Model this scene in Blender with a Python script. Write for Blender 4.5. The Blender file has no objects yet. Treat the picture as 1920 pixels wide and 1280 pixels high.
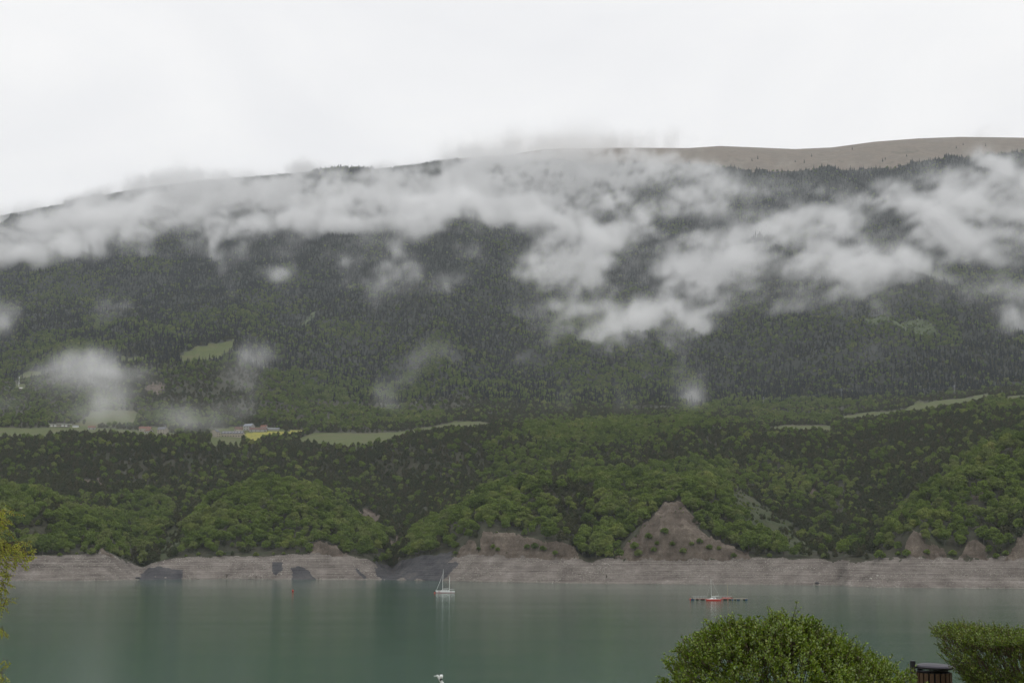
import bpy, bmesh, math, random
import numpy as np
from mathutils import Vector, Matrix, Euler
R = math.radians
random.seed(7); RNG = np.random.default_rng(7)
SC = bpy.context.scene
# ------------------------------------------------------------------ camera, sky, sun, exposure
FPX = 2638.0                      # focal length in pixels of the 1920 px wide photograph
CAMZ = 25.0                       # eye height above the lake
PITCH = math.atan(370/FPX)
cd = bpy.data.cameras.new('camera'); cam = bpy.data.objects.new('camera', cd); SC.collection.objects.link(cam)
cd.sensor_width = 36.0; cd.lens = 36.0*FPX/1920; cd.clip_start = .1; cd.clip_end = 30000
cam.location = (0, 0, CAMZ); cam.rotation_euler = (math.pi/2+PITCH, 0, 0)
SC.camera = cam
SUN_EL, SUN_AZ = R(58), R(150)
W = bpy.data.worlds.new('World'); SC.world = W; W.use_nodes = True
wn, wl = W.node_tree.nodes, W.node_tree.links; wn.clear()
wo = wn.new('ShaderNodeOutputWorld'); wb = wn.new('ShaderNodeBackground'); wb.inputs['Strength'].default_value = .1
sky = wn.new('ShaderNodeTexSky'); sky.sky_type = 'NISHITA'; sky.sun_disc = False
sky.sun_elevation = SUN_EL; sky.sun_rotation = SUN_AZ
tc = wn.new('ShaderNodeTexCoord')
mp = wn.new('ShaderNodeMapping'); mp.inputs['Scale'].default_value = (1, 1, 3.2)
nz = wn.new('ShaderNodeTexNoise'); nz.inputs['Scale'].default_value = 2.6; nz.inputs['Detail'].default_value = 6
nz.inputs['Roughness'].default_value = .55; nz.inputs['Distortion'].default_value = .6
rp = wn.new('ShaderNodeValToRGB'); rp.color_ramp.elements[0].position = .3; rp.color_ramp.elements[1].position = .75
rp.color_ramp.elements[0].color = (.79, .79, .805, 1); rp.color_ramp.elements[1].color = (.928, .922, .912, 1)
cl = wn.new('ShaderNodeVectorMath'); cl.operation = 'SCALE'; cl.inputs['Scale'].default_value = 12.0
sp = wn.new('ShaderNodeSeparateXYZ'); mr = wn.new('ShaderNodeMapRange')
mr.inputs['From Min'].default_value = -.02; mr.inputs['From Max'].default_value = .0
gm = wn.new('ShaderNodeMix'); gm.data_type = 'RGBA'; gm.inputs['A'].default_value = (.9, 1.1, .9, 1)   # land below the horizon
mx = wn.new('ShaderNodeMix'); mx.data_type = 'RGBA'; mx.inputs['Factor'].default_value = .97
for a, b in ((tc.outputs['Generated'], mp.inputs['Vector']), (mp.outputs[0], nz.inputs['Vector']), (nz.outputs['Fac'], rp.inputs[0]),
             (rp.outputs[0], cl.inputs[0]), (tc.outputs['Generated'], sp.inputs[0]), (sp.outputs['Z'], mr.inputs['Value']),
             (sky.outputs[0], mx.inputs['A']), (cl.outputs[0], mx.inputs['B']), (mr.outputs[0], gm.inputs['Factor']),
             (mx.outputs['Result'], gm.inputs['B']), (gm.outputs['Result'], wb.inputs['Color']), (wb.outputs[0], wo.inputs['Surface'])):
    wl.new(a, b)
W.cycles.sampling_method = 'MANUAL'; W.cycles.sample_map_resolution = 256
sd = bpy.data.lights.new('sun', 'SUN'); sd.energy = .5; sd.angle = R(40); sd.color = (1, .97, .93)
so = bpy.data.objects.new('sun', sd); SC.collection.objects.link(so)
so.rotation_euler = Euler((math.pi/2-SUN_EL, 0, math.pi-SUN_AZ))
VS = SC.view_settings; VS.view_transform = 'Standard'; VS.look = 'None'; VS.gamma = 1; VS.exposure = 0; VS.use_curve_mapping = False
CY = SC.cycles
SC.render.engine = 'CYCLES'
CY.max_bounces = 14; CY.diffuse_bounces = 3; CY.glossy_bounces = 2; CY.transmission_bounces = 2; CY.volume_bounces = 12
CY.transparent_max_bounces = 4; CY.volume_step_rate = 1.0; CY.volume_max_steps = 256
CY.caustics_reflective = False; CY.caustics_refractive = False
CY.use_denoising = True; CY.denoiser = 'OPENIMAGEDENOISE'; CY.denoising_input_passes = 'RGB_ALBEDO_NORMAL'; CY.denoising_prefilter = 'ACCURATE'

# ------------------------------------------------------------------ helpers
def link(o): SC.collection.objects.link(o); return o
def tag(o, label=None, category=None, group=None, kind=None):
    for k, v in (('label', label), ('category', category), ('group', group), ('kind', kind)):
        if v is not None: o[k] = v
    return o
def empty(name, loc=(0, 0, 0), rz=0., **kw):
    o = link(bpy.data.objects.new(name, None)); o.location = loc; o.rotation_euler = (0, 0, rz); o.empty_display_size = .2
    return tag(o, **kw)
def mesh_obj(name, V, F, mat, parent=None, smooth=False, **kw):
    me = bpy.data.meshes.new(name)
    V = np.asarray(V, dtype=np.float32)
    if isinstance(F, np.ndarray):
        k = F.shape[1]
        me.vertices.add(len(V)); me.vertices.foreach_set('co', V.ravel())
        me.loops.add(F.size); me.loops.foreach_set('vertex_index', F.astype(np.int32).ravel())
        me.polygons.add(len(F)); me.polygons.foreach_set('loop_start', np.arange(0, F.size, k, dtype=np.int32))
        me.update(calc_edges=True)
    else:
        me.from_pydata(V.tolist(), [], F)
    me.validate()
    if smooth: me.shade_smooth()
    if mat: me.materials.append(mat)
    o = link(bpy.data.objects.new(name, me))
    if parent: o.parent = parent
    return tag(o, **kw)
class MB:
    """collects boxes, tubes, discs; build() links them as one mesh object"""
    def __init__(s): s.V = []; s.F = []
    def add(s, V, F):
        n = len(s.V); s.V += [tuple(v) for v in V]; s.F += [tuple(i+n for i in f) for f in F]; return s
    def box(s, c, d, M=None):
        x, y, z = [k/2 for k in d]
        V = [Vector((a*x, b*y, e*z)) for e in (-1, 1) for a, b in ((-1, -1), (1, -1), (1, 1), (-1, 1))]
        if M: V = [M @ v for v in V]
        V = [v+Vector(c) for v in V]
        return s.add(V, [(3, 2, 1, 0), (4, 5, 6, 7), (0, 1, 5, 4), (1, 2, 6, 5), (2, 3, 7, 6), (3, 0, 4, 7)])
    def tube(s, P, rad, n=6, cap=True):
        P = [Vector(p) for p in P]; rad = rad if hasattr(rad, '__len__') else [rad]*len(P)
        V = []
        for i, p in enumerate(P):
            t = (P[min(i+1, len(P)-1)]-P[max(i-1, 0)]).normalized()
            a = t.cross(Vector((0, 0, 1)) if abs(t.z) < .9 else Vector((1, 0, 0))).normalized(); b = t.cross(a)
            V += [p+(a*math.cos(2*math.pi*k/n)+b*math.sin(2*math.pi*k/n))*rad[i] for k in range(n)]
        F = [(i*n+k, i*n+(k+1) % n, (i+1)*n+(k+1) % n, (i+1)*n+k) for i in range(len(P)-1) for k in range(n)]
        if cap: F += [tuple(range(n))[::-1], tuple((len(P)-1)*n+k for k in range(n))]
        return s.add(V, F)
    def build(s, name, mat, parent=None, smooth=False, **kw):
        return mesh_obj(name, s.V, s.F, mat, parent, smooth, **kw)

def material(name, base=(.5, .5, .5), rough=.8, var=None, scale=5., detail=5, bump=0., bscale=None, metal=0., spec=.3, coord='Object'):
    m = bpy.data.materials.new(name); m.use_nodes = True
    n, l = m.node_tree.nodes, m.node_tree.links; p = n['Principled BSDF']
    p.inputs['Roughness'].default_value = rough; p.inputs['Metallic'].default_value = metal; p.inputs['Specular IOR Level'].default_value = spec
    p.inputs['Base Color'].default_value = (*base, 1)
    t = n.new('ShaderNodeTexCoord')
    if var:
        z = n.new('ShaderNodeTexNoise'); z.inputs['Scale'].default_value = scale; z.inputs['Detail'].default_value = detail
        z.inputs['Roughness'].default_value = .65
        r = n.new('ShaderNodeValToRGB'); cs = [base]+list(var)
        while len(r.color_ramp.elements) < len(cs): r.color_ramp.elements.new(.5)
        for i, c in enumerate(cs):
            r.color_ramp.elements[i].position = .3+.4*i/(len(cs)-1); r.color_ramp.elements[i].color = (*c, 1)
        l.new(t.outputs[coord], z.inputs['Vector']); l.new(z.outputs['Fac'], r.inputs[0]); l.new(r.outputs[0], p.inputs['Base Color'])
    if bump:
        z = n.new('ShaderNodeTexNoise'); z.inputs['Scale'].default_value = bscale or scale*3; z.inputs['Detail'].default_value = 4
        b = n.new('ShaderNodeBump'); b.inputs['Strength'].default_value = 1; b.inputs['Distance'].default_value = bump
        l.new(t.outputs[coord], z.inputs['Vector']); l.new(z.outputs['Fac'], b.inputs['Height']); l.new(b.outputs[0], p.inputs['Normal'])
    return m

def leaf_material(name, cols, transl=.35, gloss=0., rough=.5, nscale=.35, by_leaf=0):
    """cols: colours a plant may take (picked by Object Info Random), shifted leaf by leaf with noise"""
    m = bpy.data.materials.new(name); m.use_nodes = True
    n, l = m.node_tree.nodes, m.node_tree.links; n.clear()
    out = n.new('ShaderNodeOutputMaterial'); oi = n.new('ShaderNodeObjectInfo')
    r = n.new('ShaderNodeValToRGB')
    while len(r.color_ramp.elements) < len(cols): r.color_ramp.elements.new(.5)
    for i, c in enumerate(cols):
        r.color_ramp.elements[i].position = i/(len(cols)-1); r.color_ramp.elements[i].color = (*c, 1)
    if by_leaf:
        t0 = n.new('ShaderNodeTexCoord'); z0 = n.new('ShaderNodeTexNoise'); z0.inputs['Scale'].default_value = by_leaf; z0.inputs['Detail'].default_value = 2
        m0 = n.new('ShaderNodeMapRange'); m0.inputs['From Min'].default_value = .3; m0.inputs['From Max'].default_value = .7
        l.new(t0.outputs['Object'], z0.inputs['Vector']); l.new(z0.outputs['Fac'], m0.inputs['Value']); l.new(m0.outputs[0], r.inputs[0])
    else:                                             # neighbours of a stand share a tint
        sc_ = n.new('ShaderNodeVectorMath'); sc_.operation = 'SCALE'; sc_.inputs['Scale'].default_value = .022; l.new(oi.outputs['Location'], sc_.inputs[0])
        z0 = n.new('ShaderNodeTexNoise'); z0.inputs['Scale'].default_value = 1.; z0.inputs['Detail'].default_value = 3; l.new(sc_.outputs[0], z0.inputs['Vector'])
        m0 = n.new('ShaderNodeMapRange'); m0.inputs['From Min'].default_value = .32; m0.inputs['From Max'].default_value = .68; l.new(z0.outputs['Fac'], m0.inputs['Value'])
        mi = n.new('ShaderNodeMix'); mi.inputs['Factor'].default_value = .5; l.new(oi.outputs['Random'], mi.inputs['A']); l.new(m0.outputs[0], mi.inputs['B']); l.new(mi.outputs['Result'], r.inputs[0])
    t = n.new('ShaderNodeTexCoord'); z = n.new('ShaderNodeTexNoise'); z.inputs['Scale'].default_value = nscale; z.inputs['Detail'].default_value = 5
    z.inputs['Roughness'].default_value = .7
    l.new(t.outputs['Object'], z.inputs['Vector'])
    hs = n.new('ShaderNodeHueSaturation'); mr = n.new('ShaderNodeMapRange')
    mr.inputs['From Min'].default_value = .25; mr.inputs['From Max'].default_value = .75
    mr.inputs['To Min'].default_value = .5; mr.inputs['To Max'].default_value = 1.5
    l.new(z.outputs['Fac'], mr.inputs['Value']); l.new(mr.outputs[0], hs.inputs['Value']); l.new(r.outputs[0], hs.inputs['Color'])
    d = n.new('ShaderNodeBsdfDiffuse'); tr = n.new('ShaderNodeBsdfTranslucent'); mx = n.new('ShaderNodeMixShader'); mx.inputs[0].default_value = transl
    l.new(hs.outputs[0], d.inputs[0]); l.new(hs.outputs[0], tr.inputs[0]); l.new(d.outputs[0], mx.inputs[1]); l.new(tr.outputs[0], mx.inputs[2])
    res = mx
    if gloss:
        g = n.new('ShaderNodeBsdfGlossy'); g.inputs['Roughness'].default_value = rough; g.inputs['Color'].default_value = (1, 1, 1, 1)
        m2 = n.new('ShaderNodeMixShader'); m2.inputs[0].default_value = gloss
        l.new(mx.outputs[0], m2.inputs[1]); l.new(g.outputs[0], m2.inputs[2]); res = m2
    l.new(res.outputs[0], out.inputs['Surface'])
    return m

def _hash(ix, iy, iz, seed):
    h = (ix.astype(np.int64)*374761393+iy.astype(np.int64)*668265263+iz.astype(np.int64)*2147483647+seed*144665) & 0xffffffff
    h = ((h ^ (h >> 13))*1274126177) & 0xffffffff
    h = ((h ^ (h >> 16))*2246822519) & 0xffffffff
    return ((h ^ (h >> 15)) & 0xffffff).astype(np.float32)/16777215.
def vnoise(x, y, z=None, seed=0):
    x = np.asarray(x, np.float32); y = np.asarray(y, np.float32); z = np.zeros_like(x) if z is None else np.asarray(z, np.float32)
    ix, iy, iz = np.floor(x), np.floor(y), np.floor(z)
    fx, fy, fz = x-ix, y-iy, z-iz
    fx, fy, fz = [f*f*f*(f*(f*6-15)+10) for f in (fx, fy, fz)]
    ix, iy, iz = ix.astype(np.int64), iy.astype(np.int64), iz.astype(np.int64)
    r = 0
    for a in (0, 1):
        wx = fx if a else 1-fx
        for b in (0, 1):
            wy = fy if b else 1-fy
            for c in (0, 1):
                if c and not np.any(fz): continue
                r = r+wx*wy*(fz if c else 1-fz)*_hash(ix+a, iy+b, iz+c, seed)
    return r
def fbm(x, y, z=None, seed=0, octv=4, gain=.5):
    """-1..1"""
    r = 0; a = 1.; s = 0.
    for o in range(octv):
        f = 2.03**o
        r = r+a*(vnoise(x*f+o*17.3, y*f+o*9.1, None if z is None else z*f+o*5.7, seed+o)*2-1); s += a; a *= gain
    return r/s
def ridged(x, y, seed=0, octv=4):
    r = 0; a = 1.; s = 0.
    for o in range(octv):
        f = 2.1**o
        n = 1-np.abs(vnoise(x*f+o*7.7, y*f+o*3.1, None, seed+o)*2-1)*1.6
        r = r+a*n; s += a; a *= .5
    return r/s

# ------------------------------------------------------------------ survey: bearings and slopes read off the photograph
CP, SP = math.cos(PITCH), math.sin(PITCH)
def ray(px, py):
    """u = X/Y and e = rise/Y of the line of sight through a pixel of the 1920x1280 photograph"""
    px = np.asarray(px, float); py = np.asarray(py, float)
    y = FPX*CP-(640-py)*SP
    return (px-960)/y, (FPX*SP+(640-py)*CP)/y
def at(px, py, Y):
    u, e = ray(px, py); return Vector((float(u)*Y, Y, CAMZ+float(e)*Y))
def topx(x, y, z):
    """world -> photograph pixel"""
    z = z-CAMZ; fwd = y*CP+z*SP; up = -y*SP+z*CP
    return 960+FPX*x/fwd, 640-FPX*up/fwd
# ------------------------------------------------------------------ terrain of the far shore: a bearing x distance grid
uc = np.linspace(-.43, .43, 1250)
U = np.concatenate([np.linspace(-1.1, -.44, 50), uc, np.linspace(.44, 1.1, 50)])
NU = len(U)
def line(pts):
    p = np.array(pts, float); u, e = ray(p[:, 0], p[:, 1]); i = np.argsort(u)
    return np.interp(U, u[i], e[i])
def smooth(a, k):
    w = np.hanning(2*k+1); w /= w.sum(); return np.convolve(np.pad(a, k, mode='edge'), w, 'valid')
WL = [(-600, 1088), (0, 1088), (60, 1089), (200, 1088), (270, 1086), (420, 1085), (600, 1086), (715, 1086), (770, 1087), (850, 1089), (1000, 1092), (1130, 1094), (1250, 1095),
      (1480, 1096), (1570, 1097), (1590, 1099), (1650, 1101), (1800, 1102), (1920, 1103), (2600, 1112)]
S = smooth(-CAMZ/line(WL), 3)
S += 1.2*fbm(U*60, U*0, seed=5)*np.clip(1-abs(U)*1., 0, 1)
PX = lambda p: np.interp(U, [ray(a, b)[0] for a, b in p], [a for a, b in p])
pxU = 960+U*2625                                    # approx. photo column of each bearing
def bumpx(c, w, a): return a*np.exp(-((pxU-c)/w)**2)
BT = line([(-600, 1040), (0, 1044), (60, 1042), (150, 1040), (185, 1034), (200, 1034), (225, 1046), (250, 1058), (268, 1064), (285, 1056), (330, 1046), (420, 1041), (500, 1043), (560, 1038), (600, 1033), (650, 1040), (690, 1048),
           (712, 1062), (735, 1072), (760, 1064), (785, 1050), (830, 1044), (860, 1040), (885, 1032), (900, 1036), (960, 1040), (1080, 1045), (1110, 1052), (1140, 1046), (1250, 1045), (1400, 1045), (1500, 1047), (1580, 1050),
           (1630, 1052), (1650, 1047), (1700, 1044), (1800, 1046), (1920, 1042), (2600, 1040)])
gul = bumpx(268, 18, 26)+bumpx(735, 22, 60)+bumpx(1108, 16, 8)+bumpx(1615, 30, 14)     # gullies push the bank back
YB = S+26+gul*.6+3*fbm(U*45, U*0+3, seed=8)
CLF = line([(-600, 1036), (0, 1040), (150, 1036), (183, 1029), (196, 1030), (225, 1042), (270, 1060), (330, 1040), (420, 1036), (560, 1034), (582, 1022), (606, 1016), (632, 1022), (645, 1036), (700, 1044),
            (735, 1066), (765, 1045), (790, 1036), (845, 1040), (862, 1026), (880, 1016), (895, 1022), (905, 1008), (930, 1006), (1000, 1007), (1050, 1012), (1075, 1026), (1100, 1044), (1160, 1038), (1200, 1018), (1240, 1004), (1290, 1000),
            (1340, 1012), (1390, 1034), (1500, 1040), (1640, 1044), (1690, 1034), (1706, 1008), (1722, 1002), (1745, 1012), (1765, 1030), (1800, 1032), (1815, 1020), (1832, 1016), (1850, 1030), (1885, 1030), (1912, 1008), (1960, 1000), (2600, 1010)])
P3 = line([(-600, 985), (0, 985), (100, 990), (200, 1010), (265, 1040), (330, 1020), (430, 995), (560, 980), (650, 1005), (705, 1030), (737, 1046), (775, 1020), (840, 1000), (900, 982), (1050, 985), (1110, 1000), (1170, 1000), (1215, 975),
           (1248, 950), (1285, 946), (1310, 965), (1345, 990), (1400, 1010), (1500, 1030), (1640, 1030), (1700, 985), (1760, 975), (1850, 970), (1920, 955), (2600, 930)])
P4 = line([(-600, 900), (0, 935), (90, 938), (180, 965), (262, 1012), (330, 990), (400, 950), (470, 922), (520, 916), (590, 925), (650, 965), (705, 1008), (742, 1028), (790, 1008), (850, 975), (910, 945), (1000, 915), (1100, 905), (1180, 905), (1290, 905),
           (1350, 915), (1400, 940), (1450, 975), (1520, 1022), (1570, 1032), (1640, 1025), (1690, 985), (1740, 940), (1800, 895), (1860, 862), (1920, 838), (2100, 800), (2600, 740)])
P5 = line([(-600, 900), (0, 935), (200, 955), (270, 975), (350, 965), (470, 926), (520, 920), (590, 930), (700, 965), (750, 985), (850, 962), (920, 944), (1000, 920), (1100, 905), (1290, 905), (1370, 920), (1450, 962), (1520, 985), (1640, 985), (1700, 970),
           (1750, 945), (1800, 905), (1860, 870), (1920, 846), (2100, 808), (2600, 750)])
P6 = line([(-600, 880), (0, 890), (300, 895), (500, 878), (650, 900), (750, 915), (900, 895), (1000, 868), (1150, 862), (1290, 866), (1400, 885), (1520, 900), (1640, 895), (1740, 870), (1820, 840), (1920, 815), (2600, 760)])
P7 = line([(-600, 846), (0, 846), (120, 838), (300, 838), (420, 848), (480, 856), (560, 856), (640, 856), (700, 850), (760, 836), (900, 824), (1000, 814), (1290, 808), (1430, 820), (1560, 824), (1700, 796), (1820, 778), (1920, 768), (2600, 740)])
P8 = line([(-600, 798), (0, 799), (100, 801), (300, 806), (450, 809), (740, 809), (780, 806), (900, 793), (1000, 795), (1290, 785), (1400, 795), (1430, 800), (1560, 798), (1700, 775), (1760, 760), (1850, 750), (1920, 744), (2600, 730)])
P9 = line([(-600, 690), (0, 705), (60, 690), (240, 668), (340, 662), (440, 652), (500, 690), (600, 735), (900, 745), (1290, 752), (1400, 755), (1600, 740), (1800, 728), (1920, 722), (2600, 700)])
P10 = line([(-600, 540), (0, 560), (500, 540), (960, 530), (1400, 510), (1920, 490), (2600, 460)])
P11 = line([(-600, 425), (0, 425), (500, 400), (960, 375), (1300, 355), (1500, 352), (1700, 340), (1920, 330), (2600, 320)])
P12 = line([(-600, 520), (-200, 452), (0, 412), (70, 397), (130, 385), (185, 372), (240, 360), (330, 346), (420, 338), (520, 330), (590, 323), (640, 318), (690, 320), (710, 319), (760, 313), (820, 304), (870, 297), (960, 290), (1010, 282), (1050, 279), (1180, 278), (1290, 279), (1350, 275), (1400, 277),
            (1490, 281), (1560, 278), (1640, 267), (1720, 261), (1800, 258), (1870, 259), (1920, 260), (2300, 290), (2600, 330)])
one = np.ones(NU)
lvl = lambda Y, e: CAMZ+e*Y
Yk = [S-60, S, YB, YB+7, YB+55, S+215, S+330, S+520, 1480*one, 1830*one, 2450*one, 3500*one, 4350*one, 4850*one, 6200*one]
Ek = [None, None, BT, CLF, P3, P4, P5, P6, P7, P8, P9, P10, P11, P12, None]
Zk = []
for i, (Y, E) in enumerate(zip(Yk, Ek)):
    if i == 0: Zk.append(-5*one)
    elif i == 1: Zk.append(0*one)
    elif i == 14: Zk.append(lvl(4850, P12)-420)
    else:
        Zk.append(smooth(lvl(Y, E), 2 if i < 5 else (8 if i < 9 else 16)) if i != 13 else smooth(lvl(Y, E), 5))
ROWS = [6, 44, 14, 46, 66, 40, 46, 42, 40, 40, 52, 44, 30, 8]
Yk = np.array(Yk); Zk = np.array(Zk)
dY = np.diff(Yk, axis=0); sl = np.diff(Zk, axis=0)/dY
tan = np.zeros_like(Zk)
for i in range(1, 14):
    a, b = sl[i-1], sl[i]; same = (a*b) > 0
    h = np.where(same, 3*(dY[i-1]+dY[i])/np.where(same, (2*dY[i]+dY[i-1])/np.where(same, a, 1)+(dY[i]+2*dY[i-1])/np.where(same, b, 1), 1), 0)
    tan[i] = h
tan[0] = sl[0]; tan[14] = sl[13]; tan[1] = sl[1]; tan[13] = (sl[12]*.3)
GY, GZ, GT = [], [], []
for i in range(14):
    n = ROWS[i]
    for k in range(n+(1 if i == 13 else 0)):
        s = k/n; h = dY[i]
        if i == 1 or i == 2: m0, m1 = sl[i], sl[i]
        else: m0, m1 = tan[i], tan[i+1]
        z = (2*s**3-3*s*s+1)*Zk[i]+(s**3-2*s*s+s)*h*m0+(-2*s**3+3*s*s)*Zk[i+1]+(s**3-s*s)*h*m1
        GY.append(Yk[i]+s*h); GZ.append(z); GT.append(np.full(NU, i+s))
GY = np.array(GY); GZ = np.array(GZ); GT = np.array(GT); NR = len(GY)
GX = GY*U[None, :]
PXg, PYg = topx(GX, GY, GZ)                         # survey coordinates used to say which ground lies where
def ramp(x, a, b): t = np.clip((x-a)/(b-a), 0, 1); return t*t*(3-2*t)
# relief: terraces cut in the drawdown bank, rills in the spurs, ravines in the mountain
bank = ramp(GT, 1.05, 1.3)*(1-ramp(GT, 2.9, 3.1))
zz = GZ+.5*fbm(GX/40, GY/40, seed=11)
step = 1.15
fr = zz/step-np.floor(zz/step)
terr = (np.clip(fr*1.9-.45, 0, 1)-fr)*step
GZ = GZ+bank*(1-ramp(GT, 1.9, 2.05))*terr*1.*(.35+.65*vnoise(GX/30, GZ/2, seed=12))
GZ += bank*.35*fbm(GX/3, GY/3, seed=13, octv=3)
rill = ridged(GX/26, GY/90, seed=21)
GZ += ramp(GT, 2.6, 3.4)*(1-ramp(GT, 6., 7.3))*(7.5*(ridged(GX/42, GY/120, seed=21)-.5)+5*fbm(GX/75, GY/75, seed=22))
rav = ridged(GX/420+.25*GY/900, GY/1500, seed=31)
GZ += ramp(GT, 9.6, 10.6)*(1-ramp(GT, 11.6, 12.8))*(85*(rav-.45)+30*fbm(GX/130, GY/170, seed=32))
GZ += ramp(GT, 9.9, 10.4)*(1-ramp(GT, 10.7, 11.2))*0
GZ += ramp(GT, 8.8, 9.6)*(1-ramp(GT, 10, 11))*9*fbm(GX/110, GY/110, seed=33)

def inpoly(px, py, poly):
    c = np.zeros(px.shape, bool); n = len(poly)
    for i in range(n):
        x1, y1 = poly[i]; x2, y2 = poly[(i+1) % n]
        if y1 == y2: continue
        k = ((y1 > py) != (y2 > py)) & (px < (x2-x1)*(py-y1)/(y2-y1)+x1)
        c ^= k
    return c
qx = PXg+11*fbm(GX/14, GY/14, seed=41); qy = PYg+8*fbm(GX/14, GY/14, seed=42)
# ground classes
K_HILL, K_BANK, K_SHALE, K_CLIFF, K_GRASS, K_MEADOW, K_RAPE, K_MOUNT, K_PASTURE, K_FIELD = range(10)
cls = np.full(GX.shape, K_HILL)
cls[GT >= 9.9] = K_MOUNT
treeline = np.interp(PXg, [-900, 700, 860, 960, 1100, 1300, 1380, 1430, 1520, 1600, 1680, 1720, 1800, 1860, 1960, 2600], [0, 0, 299, 300, 304, 306, 314, 319, 323, 322, 318, 308, 299, 293, 288, 300])
cls[(GT > 10.5) & (PYg < treeline+3*fbm(GX/60, GY/60, seed=43))] = K_PASTURE
cls[(GT > 13.02) & (PXg > 700)] = K_PASTURE
cls[GT < 2.02+.25*fbm(GX/9, GY/9, seed=44)] = K_BANK
cliffs = [[(575, 1046), (585, 1022), (606, 1014), (636, 1020), (648, 1046)], [(858, 1046), (866, 1024), (880, 1012), (893, 1018), (896, 1040), (906, 1004), (930, 1002), (1045, 1008), (1078, 1026), (1085, 1048)],
          [(1150, 1052), (1166, 1028), (1190, 1006), (1215, 980), (1240, 952), (1285, 940), (1296, 962), (1312, 985), (1345, 1005), (1365, 1018), (1400, 1036), (1405, 1050)],
          [(1698, 1046), (1700, 1024), (1712, 1000), (1724, 1000), (1730, 1020), (1768, 1026), (1776, 1048)], [(1800, 1048), (1812, 1020), (1830, 1014), (1846, 1030), (1852, 1050)],
          [(1882, 1050), (1905, 1010), (1925, 996), (2050, 1000), (2050, 1050)], [(183, 1046), (188, 1030), (196, 1026), (212, 1040), (216, 1050)],
          [(144, 960), (150, 944), (158, 936), (160, 952), (162, 966)], [(664, 956), (690, 950), (712, 966), (704, 980), (680, 974)], [(1822, 944), (1838, 925), (1850, 912), (1852, 930), (1836, 946)], [(150, 900), (190, 898), (196, 912), (160, 912)],
          [(268, 732), (282, 720), (298, 712), (310, 720), (304, 736), (280, 738)], [(733, 1040), (736, 1010), (744, 1004), (750, 1022), (746, 1040)], [(1515, 930), (1524, 905), (1530, 920), (1530, 935)]]
for p in cliffs: cls[inpoly(qx, qy, p) & (GT > 1.9)] = K_CLIFF
shales = [[(706, 1076), (716, 1040), (730, 1020), (748, 1020), (764, 1044), (762, 1080), (740, 1092)], [(258, 1090), (262, 1078), (275, 1066), (300, 1062), (345, 1062), (338, 1084), (326, 1091)], [(505, 1076), (508, 1058), (532, 1056), (528, 1066), (512, 1078)], [(545, 1090), (548, 1062), (562, 1060), (580, 1076), (596, 1091)],
          [(752, 1082), (758, 1042), (780, 1040), (846, 1036), (856, 1042), (838, 1056), (858, 1058), (846, 1076), (820, 1092), (780, 1080), (766, 1090)], [(664, 1062), (668, 1060), (686, 1082), (680, 1086)], [(700, 1050), (708, 1054), (724, 1082), (718, 1086)]]
for p in shales: cls[inpoly(qx, qy+0, p) & (GT < 3.2)] = K_SHALE
grass = [[(1362, 912), (1400, 922), (1440, 948), (1480, 985), (1512, 1018), (1522, 1042), (1480, 1040), (1440, 1010), (1400, 980), (1372, 950)], [(290, 1052), (300, 1012), (330, 985), (345, 1010), (330, 1046)]]
for p in grass: cls[inpoly(qx, qy, p) & (GT < 7) & (GT > 2.6)] = K_GRASS
qx = PXg+3*fbm(GX/30, GY/30, seed=45); qy = PYg+1.2*fbm(GX/30, GY/30, seed=46)
meads = [[(-300, 822), (-300, 801), (60, 802), (150, 800), (240, 806), (330, 812), (330, 820), (160, 815), (60, 822), (-100, 826)], [(700, 812), (740, 811), (800, 803), (850, 791), (900, 790), (926, 796), (900, 804), (830, 806), (760, 816), (720, 830), (655, 838), (650, 826)],
         [(1428, 803), (1470, 798), (1560, 799), (1558, 812), (1500, 812), (1440, 810)], [(1690, 768), (1720, 756), (1780, 748), (1850, 742), (1870, 748), (1800, 762), (1740, 772), (1690, 780)], [(1560, 782), (1640, 772), (1700, 766), (1690, 776), (1590, 790)], [(1880, 746), (1960, 736), (1960, 744), (1890, 754)],
         [(335, 662), (350, 655), (400, 645), (436, 641), (438, 650), (400, 662), (345, 666)], [(225, 672), (262, 668), (275, 668), (262, 674), (230, 676)], [(30, 706), (60, 694), (120, 684), (122, 688), (80, 700), (40, 712)], [(150, 790), (170, 772), (250, 768), (262, 776), (250, 796), (170, 798)],
         [(392, 834), (392, 806), (450, 802), (500, 802), (535, 807), (460, 812), (450, 838)], [(262, 814), (262, 802), (316, 803), (316, 822)], [(90, 806), (90, 794), (182, 796), (182, 812)], [(26, 731), (30, 724), (46, 724), (46, 735)]]
for p in meads:                                       # the field runs on towards the viewer behind the tops of the trees before it
    dn = 2
    cls[(inpoly(qx, qy, p) | inpoly(qx, qy-dn, p) | inpoly(qx, qy-dn*.5, p)) & (GT > 7.05) & (GT < 10.6)] = K_MEADOW
cls[inpoly(PXg, PYg, [(560, 822), (588, 812), (700, 812), (655, 832), (655, 844), (600, 838), (550, 828)]) & (GT > 7.05)] = K_MEADOW
cls[inpoly(PXg, PYg, [(450, 814), (480, 811), (574, 808), (562, 816), (520, 820), (500, 827), (464, 832)]) & (GT > 7.05)] = K_RAPE
clear = inpoly(qx, qy, [(1600, 622), (1640, 606), (1720, 610), (1760, 636), (1720, 652), (1640, 648)]) & (GT > 9.5)
cls[clear] = K_FIELD
cls[inpoly(qx, qy, [(508, 610), (540, 588), (590, 562), (592, 568), (548, 592), (512, 616)]) & (GT > 9.5)] = K_FIELD

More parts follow.
